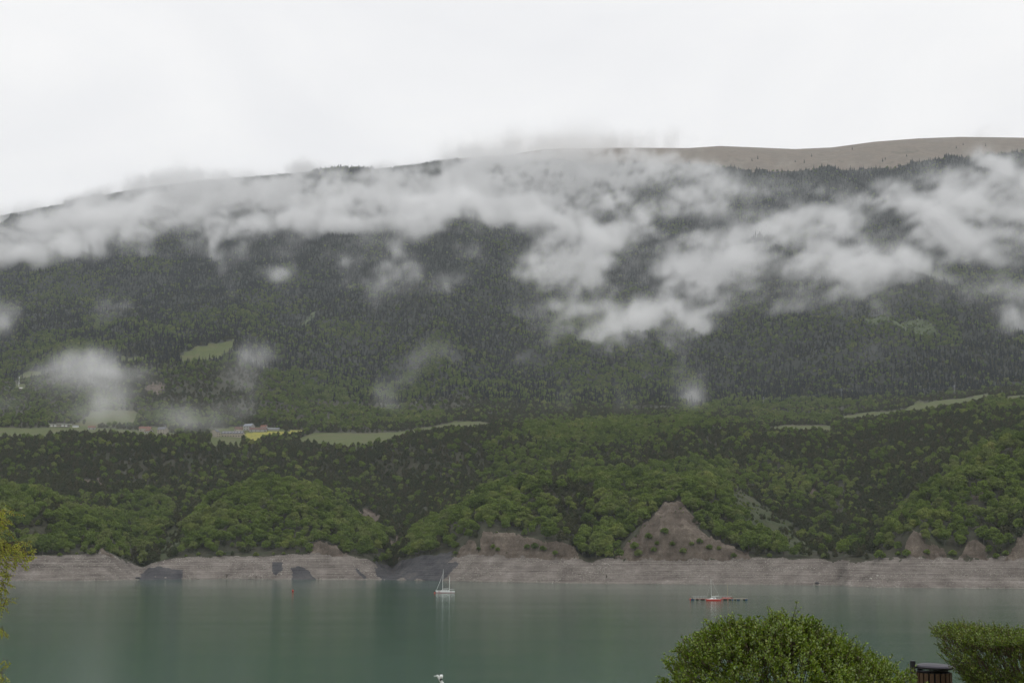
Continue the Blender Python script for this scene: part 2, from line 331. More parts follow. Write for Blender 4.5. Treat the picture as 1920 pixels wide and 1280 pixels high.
rib = ridged(GX/7, GY/30, seed=141, octv=3); edge_ = (cls == K_CLIFF).astype(float)
for _ in range(2): edge_[1:-1, 1:-1] = (edge_[1:-1, 1:-1]*2+edge_[:-2, 1:-1]+edge_[2:, 1:-1]+edge_[1:-1, :-2]+edge_[1:-1, 2:])/6
GZ += edge_*(4.2*(rib-.5)+1.8*fbm(GX/3, GY/3, seed=142, octv=3))
P_dirty = None

# heights for lookups at any bearing and distance
YQ = np.concatenate([np.arange(600, 1500, 2.), np.arange(1500, 6200, 8.)])
HQ = np.stack([np.interp(YQ, GY[:, j], GZ[:, j]) for j in range(NU)], 1)
def height(x, y):
    x = np.asarray(x, float); y = np.asarray(y, float); u = x/y
    j = np.clip(np.interp(u, U, np.arange(NU)), 0, NU-1.001); i = np.clip(np.interp(y, YQ, np.arange(len(YQ))), 0, len(YQ)-1.001)
    j0, i0 = j.astype(int), i.astype(int); a, b = j-j0, i-i0
    return HQ[i0, j0]*(1-a)*(1-b)+HQ[i0, j0+1]*a*(1-b)+HQ[i0+1, j0]*(1-a)*b+HQ[i0+1, j0+1]*a*b

m_hill = material('forest_soil', (.030, .036, .020), .95, [(.055, .052, .034), (.034, .046, .022)], .05, bump=.5, bscale=.4, coord='Object')
m_mount = material('mountain_soil', (.022, .027, .022), .95, [(.036, .04, .028)], .02, bump=1.0, bscale=.15)
m_grass = material('rough_grass', (.034, .046, .018), .95, [(.05, .062, .024), (.07, .066, .036)], .06, bump=.4, bscale=.8)
m_meadow = material('meadow_grass', (.062, .082, .020), .95, [(.098, .112, .034), (.072, .095, .024), (.11, .105, .046), (.06, .085, .02)], .022, bump=.15, bscale=1.)
m_field = material('clearing_scrub', (.10, .135, .05), .95, [(.06, .08, .035), (.15, .18, .075)], .05, bump=.8, bscale=.4)
m_pasture = material('alpine_pasture', (.14, .125, .095), .95, [(.215, .178, .14), (.175, .15, .118), (.24, .205, .165)], .014, bump=2.5, bscale=.03)
def rock_material(name, cols, layers, lscale, bump, speck=None):
    m = bpy.data.materials.new(name); m.use_nodes = True
    n, l = m.node_tree.nodes, m.node_tree.links; p = n['Principled BSDF']; p.inputs['Roughness'].default_value = .92; p.inputs['Specular IOR Level'].default_value = .2
    t = n.new('ShaderNodeTexCoord')
    z1 = n.new('ShaderNodeTexNoise'); z1.inputs['Scale'].default_value = .09; z1.inputs['Detail'].default_value = 8; z1.inputs['Roughness'].default_value = .7
    mpn = n.new('ShaderNodeMapping'); mpn.inputs['Scale'].default_value = (.02, .02, lscale)
    z2 = n.new('ShaderNodeTexNoise'); z2.inputs['Scale'].default_value = 1.; z2.inputs['Detail'].default_value = 4
    z3 = n.new('ShaderNodeTexNoise'); z3.inputs['Scale'].default_value = 1.9; z3.inputs['Detail'].default_value = 5; z3.inputs['Roughness'].default_value = .8
    l.new(t.outputs['Object'], z1.inputs['Vector']); l.new(t.outputs['Object'], mpn.inputs['Vector']); l.new(mpn.outputs[0], z2.inputs['Vector']); l.new(t.outputs['Object'], z3.inputs['Vector'])
    def mth(op, a, b):
        k = n.new('ShaderNodeMath'); k.operation = op
        for i, v in enumerate((a, b)):
            if isinstance(v, (int, float)): k.inputs[i].default_value = v
            else: l.new(v, k.inputs[i])
        return k.outputs[0]
    s = mth('ADD', mth('MULTIPLY', z1.outputs[0], .45), mth('ADD', mth('MULTIPLY', z2.outputs[0], layers), mth('MULTIPLY', z3.outputs[0], .55-layers)))
    r = n.new('ShaderNodeValToRGB')
    while len(r.color_ramp.elements) < len(cols): r.color_ramp.elements.new(.5)
    for i, c in enumerate(cols):
        r.color_ramp.elements[i].position = .39+.22*i/(len(cols)-1); r.color_ramp.elements[i].color = (*c, 1)
    l.new(s, r.inputs[0]); l.new(r.outputs[0], p.inputs['Base Color'])
    b = n.new('ShaderNodeBump'); b.inputs['Strength'].default_value = 1; b.inputs['Distance'].default_value = bump
    l.new(s, b.inputs['Height']); l.new(b.outputs[0], p.inputs['Normal'])
    return m
m_bank = rock_material('bank_gravel', [(.075, .063, .056), (.15, .13, .115), (.21, .185, .165), (.30, .27, .245)], .30, 1.7, 1.6)
m_shale = rock_material('dark_shale', [(.032, .031, .036), (.062, .061, .068), (.095, .092, .096), (.15, .138, .125)], .16, .9, 1.8)
m_cliff = rock_material('eroded_marl', [(.06, .048, .037), (.125, .101, .080), (.18, .146, .118), (.31, .265, .21)], .15, .5, 2.5)
m_rape = material('rapeseed_flowers', (.38, .33, .03), .9, [(.13, .15, .04), (.34, .30, .035), (.10, .13, .035)], .16, detail=3)

idx = np.arange(NR*NU).reshape(NR, NU)
quads = np.stack([idx[:-1, :-1], idx[:-1, 1:], idx[1:, 1:], idx[1:, :-1]], -1)
fc = cls[:-1, :-1]
P = np.stack([GX, GY, GZ], -1).reshape(-1, 3)
def ground_piece(name, k, mat):
    q = quads[fc == k].reshape(-1, 4)
    ids, inv = np.unique(q, return_inverse=True)
    return mesh_obj(name, P[ids], inv.reshape(-1, 4), mat, smooth=True, kind='structure')
for name, k, mat in (('hillside', K_HILL, m_hill), ('gravel_bank', K_BANK, m_bank), ('shale_outcrops', K_SHALE, m_shale), ('bare_cliffs', K_CLIFF, m_cliff), ('grass_slope', K_GRASS, m_grass),
                     ('meadow', K_MEADOW, m_meadow), ('rapeseed_field', K_RAPE, m_rape), ('mountain', K_MOUNT, m_mount), ('alpine_pasture', K_PASTURE, m_pasture), ('forest_clearing', K_FIELD, m_field)):
    ground_piece(name, k, mat)

# ------------------------------------------------------------------ lake
def water_material():
    m = bpy.data.materials.new('lake_water'); m.use_nodes = True
    n, l = m.node_tree.nodes, m.node_tree.links; p = n['Principled BSDF']
    p.inputs['Base Color'].default_value = (.054, .116, .084, 1); p.inputs['Roughness'].default_value = .07; p.inputs['IOR'].default_value = 1.33
    t = n.new('ShaderNodeTexCoord')
    hs = None
    for sc_, dist, st in (((.5, 1.0, 1), .62, 3.0), ((1.6, 3., 1), .34, 1.5), ((.012, .03, 1), 3.2, 1.)):
        mpn = n.new('ShaderNodeMapping'); mpn.inputs['Scale'].default_value = sc_
        z = n.new('ShaderNodeTexNoise'); z.inputs['Scale'].default_value = 1; z.inputs['Detail'].default_value = 3
        b = n.new('ShaderNodeBump'); b.inputs['Distance'].default_value = dist*.13; b.inputs['Strength'].default_value = .5
        l.new(t.outputs['Object'], mpn.inputs['Vector']); l.new(mpn.outputs[0], z.inputs['Vector']); l.new(z.outputs[0], b.inputs['Height'])
        if hs: l.new(hs.outputs[0], b.inputs['Normal'])
        hs = b
    l.new(hs.outputs[0], p.inputs['Normal'])
    mpn = n.new('ShaderNodeMapping'); mpn.inputs['Scale'].default_value = (.004, .022, 1); z = n.new('ShaderNodeTexNoise'); z.inputs['Scale'].default_value = 1; z.inputs['Detail'].default_value = 5
    r = n.new('ShaderNodeMapRange'); r.inputs['From Min'].default_value = .4; r.inputs['From Max'].default_value = .62; r.inputs['To Min'].default_value = .055; r.inputs['To Max'].default_value = .085
    l.new(t.outputs['Object'], mpn.inputs['Vector']); l.new(mpn.outputs[0], z.inputs['Vector']); l.new(z.outputs[0], r.inputs['Value']); l.new(r.outputs[0], p.inputs['Roughness'])   # breaths of wind
    return m
m_water = water_material()
mesh_obj('lake_water', [(-3500, -200, 0), (3500, -200, 0), (3500, 2600, 0), (-3500, 2600, 0)], [(0, 1, 2, 3)], m_water, kind='structure')
# near shore: garden terrace, then a bank falling to the lake
gx = np.linspace(-1, 1, 121); gx = np.sign(gx)*np.abs(gx)**2.2*3000
gy = np.concatenate([np.linspace(-3000, -40, 20), np.linspace(-30, 130, 110)])
A, B = np.meshgrid(gx, gy)
Zg = np.interp(B, [-3000, 0, 15, 18.5, 24, 60, 100, 116, 130], [23.4, 23.4, 22.6, 22.35, 21.2, 12.9, 1.5, -2, -6])+.08*fbm(A/2.5, B/2.5, seed=50)*(B > -35)+.5*fbm(A/20, B/20, seed=51)*ramp(B, 22, 40)
def near_ground(x, y):
    return float(np.interp(y, [0, 15, 18.5, 24, 60, 100, 116, 130], [23.4, 22.6, 22.35, 21.2, 12.9, 1.5, -2, -6]))
ids = np.arange(A.size).reshape(A.shape)
m_lawn = material('lawn', (.05, .075, .02), .95, [(.08, .10, .03), (.10, .09, .055)], .4, bump=.03, bscale=12)
mesh_obj('near_shore_ground', np.stack([A, B, Zg], -1).reshape(-1, 3), np.stack([ids[:-1, :-1], ids[:-1, 1:], ids[1:, 1:], ids[1:, :-1]], -1).reshape(-1, 4), m_lawn, smooth=True, kind='structure')
# ------------------------------------------------------------------ trees
m_bark = material('bark', (.09, .075, .06), .95, [(.14, .12, .10)], 3, bump=.03)
m_broad = leaf_material('broadleaf_foliage', [(.080, .108, .034), (.10, .143, .038), (.13, .180, .044), (.15, .205, .048), (.18, .240, .056), (.19, .225, .078), (.235, .280, .074), (.28, .295, .095)], .3, nscale=.45)
m_pine = leaf_material('pine_foliage', [(0.063, 0.074, 0.038), (0.096, 0.100, 0.048), (0.074, 0.091, 0.045), (0.111, 0.106, 0.059), (0.070, 0.086, 0.041), (0.096, 0.114, 0.051)], .15, nscale=.4)
m_spruce = leaf_material('spruce_foliage', [(0.023, 0.032, 0.029), (0.033, 0.040, 0.033), (0.021, 0.030, 0.030), (0.039, 0.044, 0.032)], .1, nscale=.5)
m_darkbark = material('spruce_bark', (.03, .027, .022), .95)
def leaf_faces(C, N, size, rng, aspect=1.5, jit=.6):
    """one small folded quad per centre C, facing N with jitter"""
    n = len(C); N = N+rng.normal(0, jit, (n, 3)); N /= np.linalg.norm(N, axis=1)[:, None]+1e-9
    t = np.cross(N, rng.normal(0, 1, (n, 3))); t /= np.linalg.norm(t, axis=1)[:, None]+1e-9; b = np.cross(N, t)
    s = (size*rng.uniform(.6, 1.4, n))[:, None]
    V = np.stack([C-t*s*aspect*.5, C-b*s*.5+N*s*.12, C+t*s*aspect*.5, C+b*s*.5+N*s*.12], 1).reshape(-1, 3)
    return V, np.arange(n*4).reshape(-1, 4)
def crown_broad(seed, h=9., w=8., n=1500, base=.22, size=.55):
    """rounded crown of lobes of leaf sprays"""
    rng = np.random.default_rng(seed)
    nl = 15; L = []
    for i in range(nl):
        a = i*2.4+rng.uniform(-.5, .5); t = rng.uniform(0, 1)**.8
        z = h*(base+(1-base)*(.18+.66*t)); rr = w*.5*math.sqrt(max(.05, 1-((t-.3)/.85)**2))*rng.uniform(.25, .68)
        L.append((rr*math.cos(a), rr*math.sin(a), z, w*rng.uniform(.14, .22)))
    L.append((0, 0, h*.8, w*.22)); L.append((0, 0, h*.55, w*.3))
    per = n//len(L); C, N = [], []
    for x, y, z, r in L:
        d = rng.normal(0, 1, (per, 3)); d /= np.linalg.norm(d, axis=1)[:, None]; d[:, 2] = np.abs(d[:, 2])*np.where(rng.random(per) < .78, 1, -1)
        rad = r*(.8+.3*rng.random(per)**.5)
        C.append(np.stack([x+d[:, 0]*rad, y+d[:, 1]*rad, z+d[:, 2]*rad*.82], 1)); N.append(d+np.array([0, 0, .5]))
    return leaf_faces(np.concatenate(C), np.concatenate(N), size, rng)
def crown_pine(seed, h=10., w=6.5, n=850, base=.2, size=.5):
    """tiers of needle boughs, irregular and pointed to rounded"""
    rng = np.random.default_rng(seed); C, N = [], []
    tiers = 9; sh = rng.uniform(.65, 1.)
    for i in range(tiers):
        t = i/(tiers-1); z = h*(base+(1-base)*t*.96); rr = w*.5*(1-t**(2.2*sh+.4))*rng.uniform(.8, 1.12)*(.62+.38*min(1, t*3.))+.4
        nb = int(7-3*t); k = max(4, int(n/tiers/nb*(1.25-.7*t)))
        for j in range(nb):
            a = 2*math.pi*(j+rng.uniform(-.3, .3))/nb+i*.7; L = rr*rng.uniform(.7, 1.15); q = rng.random(k)**.6
            s = (.12+.26*np.sin(np.pi*np.clip(q, 0, 1)))*L
            C.append(np.stack([np.cos(a)*L*q+rng.normal(0, 1, k)*s*.6, np.sin(a)*L*q+rng.normal(0, 1, k)*s*.6, z+L*.22*q+rng.normal(0, .22, k)*(1-.4*t)], 1))
            N.append(np.tile([math.cos(a)*.5, math.sin(a)*.5, 1.], (k, 1)))
    return leaf_faces(np.concatenate(C), np.concatenate(N), size, rng, 1.8)
def crown_spruce(seed, h=14., w=4.6, n=340, size=1.0):
    rng = np.random.default_rng(seed); t = rng.random(n)**1.25
    a = rng.uniform(0, 2*math.pi, n); tier = np.floor(t*11)/11; r = w*.5*(1-t)*(.55+.45*((t*11) % 1 < .5))*rng.uniform(.5, 1.1, n)+.08
    C = np.stack([np.cos(a)*r, np.sin(a)*r, h*(.1+.9*t)], 1); N = np.stack([np.cos(a), np.sin(a), np.full(n, .9)], 1)
    return leaf_faces(C, N, size*(1.1-.6*t), rng, 1.7)
def trunk_mb(h, r, seed, limbs=5, spread=2.2):
    rng = random.Random(seed); m = MB()
    P = [(0, 0, -.6), (rng.uniform(-.1, .1), rng.uniform(-.1, .1), h*.3), (rng.uniform(-.25, .25), rng.uniform(-.25, .25), h*.62), (rng.uniform(-.3, .3), rng.uniform(-.3, .3), h*.86)]
    m.tube(P, [r, r*.8, r*.5, r*.18], 6)
    for i in range(limbs):
        t = rng.uniform(.3, .65); a = rng.uniform(0, 6.28); b = Vector((0, 0, h*t))
        m.tube([b, b+Vector((math.cos(a)*spread*.5, math.sin(a)*spread*.5, h*.1)), b+Vector((math.cos(a)*spread, math.sin(a)*spread, h*.24))], [r*.42, r*.28, r*.08], 5, False)
    return m
BROAD = [(crown_broad(100+i, h, w, n), trunk_mb(h, .19, 100+i)) for i, (h, w, n) in enumerate([(8.5, 8, 1500), (7.5, 6.5, 1150), (10, 8.5, 1600), (6, 6, 950), (9.5, 6.5, 1300), (4, 5, 650)])]
PINE = [(crown_pine(200+i, h, w, n), trunk_mb(h, .17, 200+i, 3, 1.2)) for i, (h, w, n) in enumerate([(7.6, 5, 700), (6.6, 4.6, 600), (8.8, 5.2, 800), (5.6, 4.6, 500), (7.2, 5.8, 750)])]
SPRUCE = [(crown_spruce(300+i, h, w), MB().tube([(0, 0, -.5), (0, 0, h*.8)], [.2, .05], 4)) for i, (h, w) in enumerate([(15, 4.8), (12.5, 4.2), (17, 5.2), (10, 4.2)])]
def tree_meshes(lst, stem, leafmat, bark=None):
    out = []
    for (V, F), tr in lst:
        c = bpy.data.meshes.new('crown'); c.from_pydata(V.tolist(), [], F.tolist()); c.materials.append(leafmat)
        t = bpy.data.meshes.new('trunk'); t.from_pydata(tr.V, [], tr.F); t.materials.append(bark or m_bark)
        out.append((c, t))
    return out
BM, PM, SM = tree_meshes(BROAD, 'b', m_broad), tree_meshes(PINE, 'p', m_pine), tree_meshes(SPRUCE, 's', m_spruce, m_darkbark)
HB = [8.5, 7.5, 10, 6, 9.5, 4]; HP = [7.6, 6.6, 8.8, 5.6, 7.2]; HS = [15, 12.5, 17, 10]
def one_tree(name, pair, loc, rz, sc, **kw):
    r = empty(name, loc, rz, **kw); r.scale = (sc, sc, sc)
    for nm, me in (('crown', pair[0]), ('trunk', pair[1])):
        o = link(bpy.data.objects.new(nm, me)); o.parent = r
    return r

# where they stand: candidates on the terrain grid, thinned to even spacing by area
dA = np.abs((GX[:-1, 1:]-GX[:-1, :-1])*(GY[1:, :-1]-GY[:-1, :-1]))
fx = .5*(GX[:-1, :-1]+GX[1:, 1:]); fy = .5*(GY[:-1, :-1]+GY[1:, 1:]); ft = .5*(GT[:-1, :-1]+GT[1:, 1:])
fpx, fpy = PXg[:-1, :-1], PYg[:-1, :-1]
rng = np.random.default_rng(11)
spacing = np.interp(ft, [2, 4, 6, 8, 10, 13], [4.6, 4.4, 3.6, 3.8, 6.2, 7.0])
dens = np.where(ft > 2.02, 1/spacing**2, 0)
dens[np.isin(fc, [K_BANK, K_SHALE, K_MEADOW, K_RAPE])] = 0
dens[fc == K_CLIFF] *= .20*(fbm(fx/9, fy/9, seed=151)[fc == K_CLIFF] > .05)+.01; dens[fc == K_GRASS] *= .5*(fbm(fx/9, fy/9, seed=152)[fc == K_GRASS] > .0)+.06; dens[fc == K_FIELD] *= .5
dens[fc == K_PASTURE] *= 0
tl = np.interp(fpx, [-900, 700, 860, 960, 1100, 1300, 1380, 1430, 1520, 1600, 1680, 1720, 1800, 1860, 1960, 2600], [0, 0, 299, 300, 304, 306, 314, 319, 323, 322, 318, 308, 299, 293, 288, 300])
dens[(ft > 13.02)] *= .4
dens[np.abs(fx/fy) > .47] = 0
dens[(ft > 13.3)] = 0
open_ = fbm(fx/120, fy/120, seed=61)
dens[(ft > 8) & (ft < 10)] *= np.where(open_[(ft > 8) & (ft < 10)] > .12, .45, 1.)
cnt = rng.poisson(dens*dA)
ci, cj = np.nonzero(cnt); k = cnt[ci, cj]; ci = np.repeat(ci, k); cj = np.repeat(cj, k)
a, b = rng.random(len(ci)), rng.random(len(ci))
def bil(G): return (G[ci, cj]*(1-a)+G[ci+1, cj]*a)*(1-b)+(G[ci, cj+1]*(1-a)+G[ci+1, cj+1]*a)*b
tx, ty, tz, tt = bil(GX), bil(GY), bil(GZ), bil(GT); tpx, tpy = topx(tx, ty, tz); tcls = fc[ci, cj]
# keep trees from standing inside each other: one per cell of a jittered lattice
cell = np.interp(tt, [2, 8, 13], [3.0, 3.2, 5.])
key = np.round(tx/cell).astype(np.int64)*100003+np.round(ty/cell).astype(np.int64)
_, first = np.unique(key, return_index=True); first.sort()
tx, ty, tz, tt, tpx, tpy, tcls = [v[first] for v in (tx, ty, tz, tt, tpx, tpy, tcls)]
NT = len(tx)
# species: where the photograph shows broadleaf wood, pine wood, spruce on the high slope
wx = tpx+14*fbm(tx/35, ty/35, seed=71); wy = tpy+8*fbm(tx/35, ty/35, seed=72)
pb = np.full(NT, .09)
pb += .16*ramp(fbm(tx/45, ty/45, seed=73, octv=3), .1, .5)
regions = [([(-900, 1060), (-900, 925), (0, 930), (60, 915), (110, 945), (170, 965), (210, 965), (230, 940), (300, 915), (330, 960), (300, 1010), (270, 1055)], .9),
           ([(330, 1060), (345, 1000), (380, 960), (430, 925), (480, 890), (520, 905), (560, 920), (610, 935), (640, 965), (690, 980), (722, 1010), (730, 1060)], .93),
           ([(758, 1060), (775, 1000), (840, 965), (900, 925), (950, 890), (990, 905), (1030, 930), (1050, 1000), (1050, 1060)], .92),
           ([(1080, 1060), (1120, 1030), (1110, 990), (1130, 920), (1060, 905), (1090, 870), (1200, 885), (1290, 860), (1370, 880), (1400, 930), (1440, 1000), (1520, 1060)], .9),
           ([(900, 905), (930, 870), (900, 850), (960, 815), (1010, 795), (1110, 795), (1300, 785), (1290, 808), (1220, 830), (1120, 850), (1060, 870), (1000, 890), (940, 910)], .88),
           ([(1380, 900), (1430, 850), (1500, 880), (1560, 880), (1590, 910), (1610, 960), (1570, 960), (1500, 945), (1440, 930)], .6),
           ([(1640, 1060), (1660, 1010), (1700, 955), (1740, 920), (1800, 865), (1850, 835), (1920, 805), (2600, 720), (2600, 1060)], .93),
           ([(1290, 800), (1290, 770), (1360, 752), (1560, 750), (1680, 765), (1620, 770), (1560, 796), (1440, 795)], .75),
           ([(1560, 806), (1640, 800), (1720, 775), (1850, 752), (2600, 700), (2600, 745), (1920, 775), (1800, 782), (1700, 800)], .7),
           ([(480, 790), (490, 700), (560, 695), (600, 700), (640, 740), (690, 770), (820, 760), (850, 790), (640, 806), (560, 800)], .8),
           ([(-300, 700), (0, 672), (60, 640), (100, 655), (60, 690), (0, 712), (-300, 740)], .7), ([(-300, 800), (-300, 715), (100, 715), (200, 740), (300, 760), (400, 780), (460, 800), (100, 800)], .55),
           ([(150, 612), (160, 598), (230, 596), (235, 612)], .85), ([(1590, 655), (1590, 600), (1800, 600), (1800, 655)], .65), ([(270, 700), (440, 655), (450, 670), (380, 720), (280, 740)], .35)]
for poly, v in regions:
    pb = np.where(inpoly(wx, wy, poly), v, pb)
hi = tt > 9.9
pm = .05+.75*ramp(fbm(tx/150, ty/260, seed=74, octv=5, gain=.6), .0, .42)+.25*ramp(fbm(tx/500, ty/500, seed=75, octv=3), 0, .4)
pb = np.where(hi & (pb < .35), pm*(.42+.40*ramp(6200-ty, 1500, 2600)), pb)
dark = [[(1035, 1046), (1045, 970), (1060, 930), (1100, 925), (1120, 960), (1110, 1020), (1120, 1046)], [(1510, 1046), (1530, 960), (1580, 960), (1640, 980), (1640, 1046)], [(60, 1010), (90, 950), (120, 960), (110, 1010)], [(1320, 795), (1330, 775), (1400, 772), (1420, 795)],
        [(1600, 800), (1640, 785), (1760, 768), (1850, 752), (1850, 766), (1760, 785), (1640, 806)], [(930, 836), (1000, 820), (1010, 840), (950, 850)]]
for poly in dark: pb = np.where(inpoly(wx, wy, poly), .12, pb)
pb = np.where((pb > .6) & (tt < 9.7), pb*(1-.5*ramp(fbm(tx/22, ty/22, seed=77, octv=3), .12, .5)), pb)
isb = rng.random(NT) < pb
key = np.where(tt < 7.5, np.round(tx/5.4).astype(np.int64)*100003+np.round(ty/5.4).astype(np.int64), -np.arange(NT)-1)
bi = np.nonzero(isb & (np.isin(tcls, [K_HILL])))[0]; _, f_ = np.unique(key[bi], return_index=True); keep = np.ones(NT, bool); keep[bi] = False; keep[bi[f_]] = True
kind = np.where(isb, 0, np.where(tt < 9.7+.4*rng.random(NT), 1, 2))
kind = np.where((kind == 2) & (tt > 10) & (tt < 11) & (rng.random(NT) < .5), 1, kind)
var = rng.integers(0, 1000, NT)
scl = rng.uniform(.6, 1.2, NT)*(1+.35*fbm(tx/30, ty/30, seed=76))
scl = np.where((kind == 0) & (tt > 9.7), scl*.95, scl); scl = np.where((kind == 0) & (tt > 5.5) & (tt < 9.7), scl*.84, scl); scl = np.where((kind == 2), scl*.84, scl); scl = np.where(kind == 1, scl*.86, scl); scl[tcls == K_CLIFF] *= .45; scl[tcls == K_GRASS] *= .5; scl[tcls == K_FIELD] *= .55
scl = np.where(tt < 2.25, scl*.6, scl); sky_ = (tt > 12.6) & ~(((tpx > 585) & (tpx < 700)) | ((tpx > 120) & (tpx < 190))); scl = np.where(sky_, scl*.6, np.where(tt > 12.6, scl*1.25, scl))
vb = np.where((tt < 2.4) | (tcls == K_CLIFF) | (tcls == K_GRASS), 5, np.array([0, 1, 2, 3, 4, 0, 2])[var % 7]); vp = var % 5; vs = var % 4
variant = np.where(kind == 0, vb, np.where(kind == 1, vp, vs))
rot = rng.uniform(0, 6.283, NT)
tx, ty, tz, tt, tpx, tpy, tcls, kind, variant, scl, rot, var = [v[keep] for v in (tx, ty, tz, tt, tpx, tpy, tcls, kind, variant, scl, rot, var)]; NT = len(tx)
print('TREES', NT, [(kind == q).sum() for q in range(3)])
# the ones that show largest become things of their own: nothing nearer may hide their crown
hts = np.where(kind == 0, np.array(HB+[0, 0])[np.minimum(variant, 5)], np.where(kind == 1, np.array(HP+[0])[np.minimum(variant, 4)], 14.))*scl
size_px = hts*FPX/ty
el = (tz+hts*.6-CAMZ)/ty; colx = np.round(tpx/5).astype(int)
vis = np.zeros(NT, bool); horizon = {}
for q in np.argsort(ty):
    c = colx[q]; top = horizon.get(c, -9)
    if el[q] > top+.0006 and -8 < tpx[q] < 1928: vis[q] = True
    for dc in (-1, 0, 1):
        e2 = (tz[q]+hts[q]*.82-CAMZ)/ty[q]
        if e2 > horizon.get(c+dc, -9): horizon[c+dc] = e2
    if ty[q] > 1400: break
def spot(px, py):
    if px < 235: return 'left shore hill'
    if px < 345: return 'grassy gully at the left'
    if px < 560: return 'west half of the rounded spur left of the dark ravine'
    if px < 735: return 'east half of the rounded spur left of the dark ravine'
    if px < 900: return 'spur just right of the dark ravine'
    if px < 1100: return 'slope over the low brown cliff'
    if px < 1230: return 'shoulder left of the tall bare cliff'
    if px < 1345: return 'crown of the tall bare cliff'
    if px < 1520: return 'grassy flank right of the tall bare cliff'
    if px < 1655: return 'dark hollow between the two right spurs'
    return 'far right spur'
SHORT = {'left shore hill': 'left shore hill', 'grassy gully at the left': 'grassy left gully', 'west half of the rounded spur left of the dark ravine': 'west of central spur',
         'east half of the rounded spur left of the dark ravine': 'beside dark ravine', 'spur just right of the dark ravine': 'right of dark ravine', 'slope over the low brown cliff': 'over low brown cliff',
         'shoulder left of the tall bare cliff': 'left of tall cliff', 'crown of the tall bare cliff': 'on tall cliff', 'grassy flank right of the tall bare cliff': 'right of tall cliff',
         'dark hollow between the two right spurs': 'dark right hollow', 'far right spur': 'far right spur'}
def tier(q):
    t = tt[q]
    return 'on bank rim' if t < 2.6 else ('low down' if t < 3.6 else ('halfway up' if t < 4.6 else ('high up' if t < 6 else 'at the top')))
ONES = 'first second third fourth fifth sixth seventh eighth ninth tenth eleventh twelfth'.split()
def nth(i, n):
    if n == 1: return 'alone'
    if i < 12 and i <= n//2: return ONES[i]+' from left' if i else 'leftmost'
    if n-1-i < 12: return ONES[n-1-i]+' from right' if n-1-i else 'rightmost'
    return 'mid-row'
picked = np.zeros(NT, bool)
for kd, limit, name, meshes, look in ((0, 300, 'broadleaf_tree', BM, 'green broadleaf'), (1, 240, 'pine_tree', PM, 'dark pine')):
    sel = np.nonzero(vis & (kind == kd) & (tt < 7.5) & (tcls != K_GRASS))[0]
    sel = sel[np.argsort(-size_px[sel])]
    must = [sel[variant[sel] == v][:12] for v in range(len(meshes))]           # some of every build
    sel = np.unique(np.concatenate([sel[:limit-50]]+must))[:limit]; picked[sel] = True
    med = np.median(hts[sel]); fam = {}
    shape = ['round', 'narrow', 'broad', 'squat', 'upright', 'bushy']
    for q in sel:
        key = ('%s %s %s tree' % ('tall' if hts[q] > med else 'short', shape[int(variant[q])], look), tier(q), spot(tpx[q], tpy[q]))
        fam.setdefault(key, []).append(q)
    for (kn, ti, sp_), qs in fam.items():
        qs.sort(key=lambda q: tpx[q])
        labs = ['%s, %s, %s, %s' % (kn, nth(i, len(qs)), ti, SHORT[sp_]) for i in range(len(qs))]
        for q, lab in zip(qs, labs):
            one_tree(name, meshes[int(variant[q])], (tx[q], ty[q], tz[q]-.2), rot[q], scl[q], label=lab, category='tree', group='%s trees, %s' % (look, SHORT[sp_]))
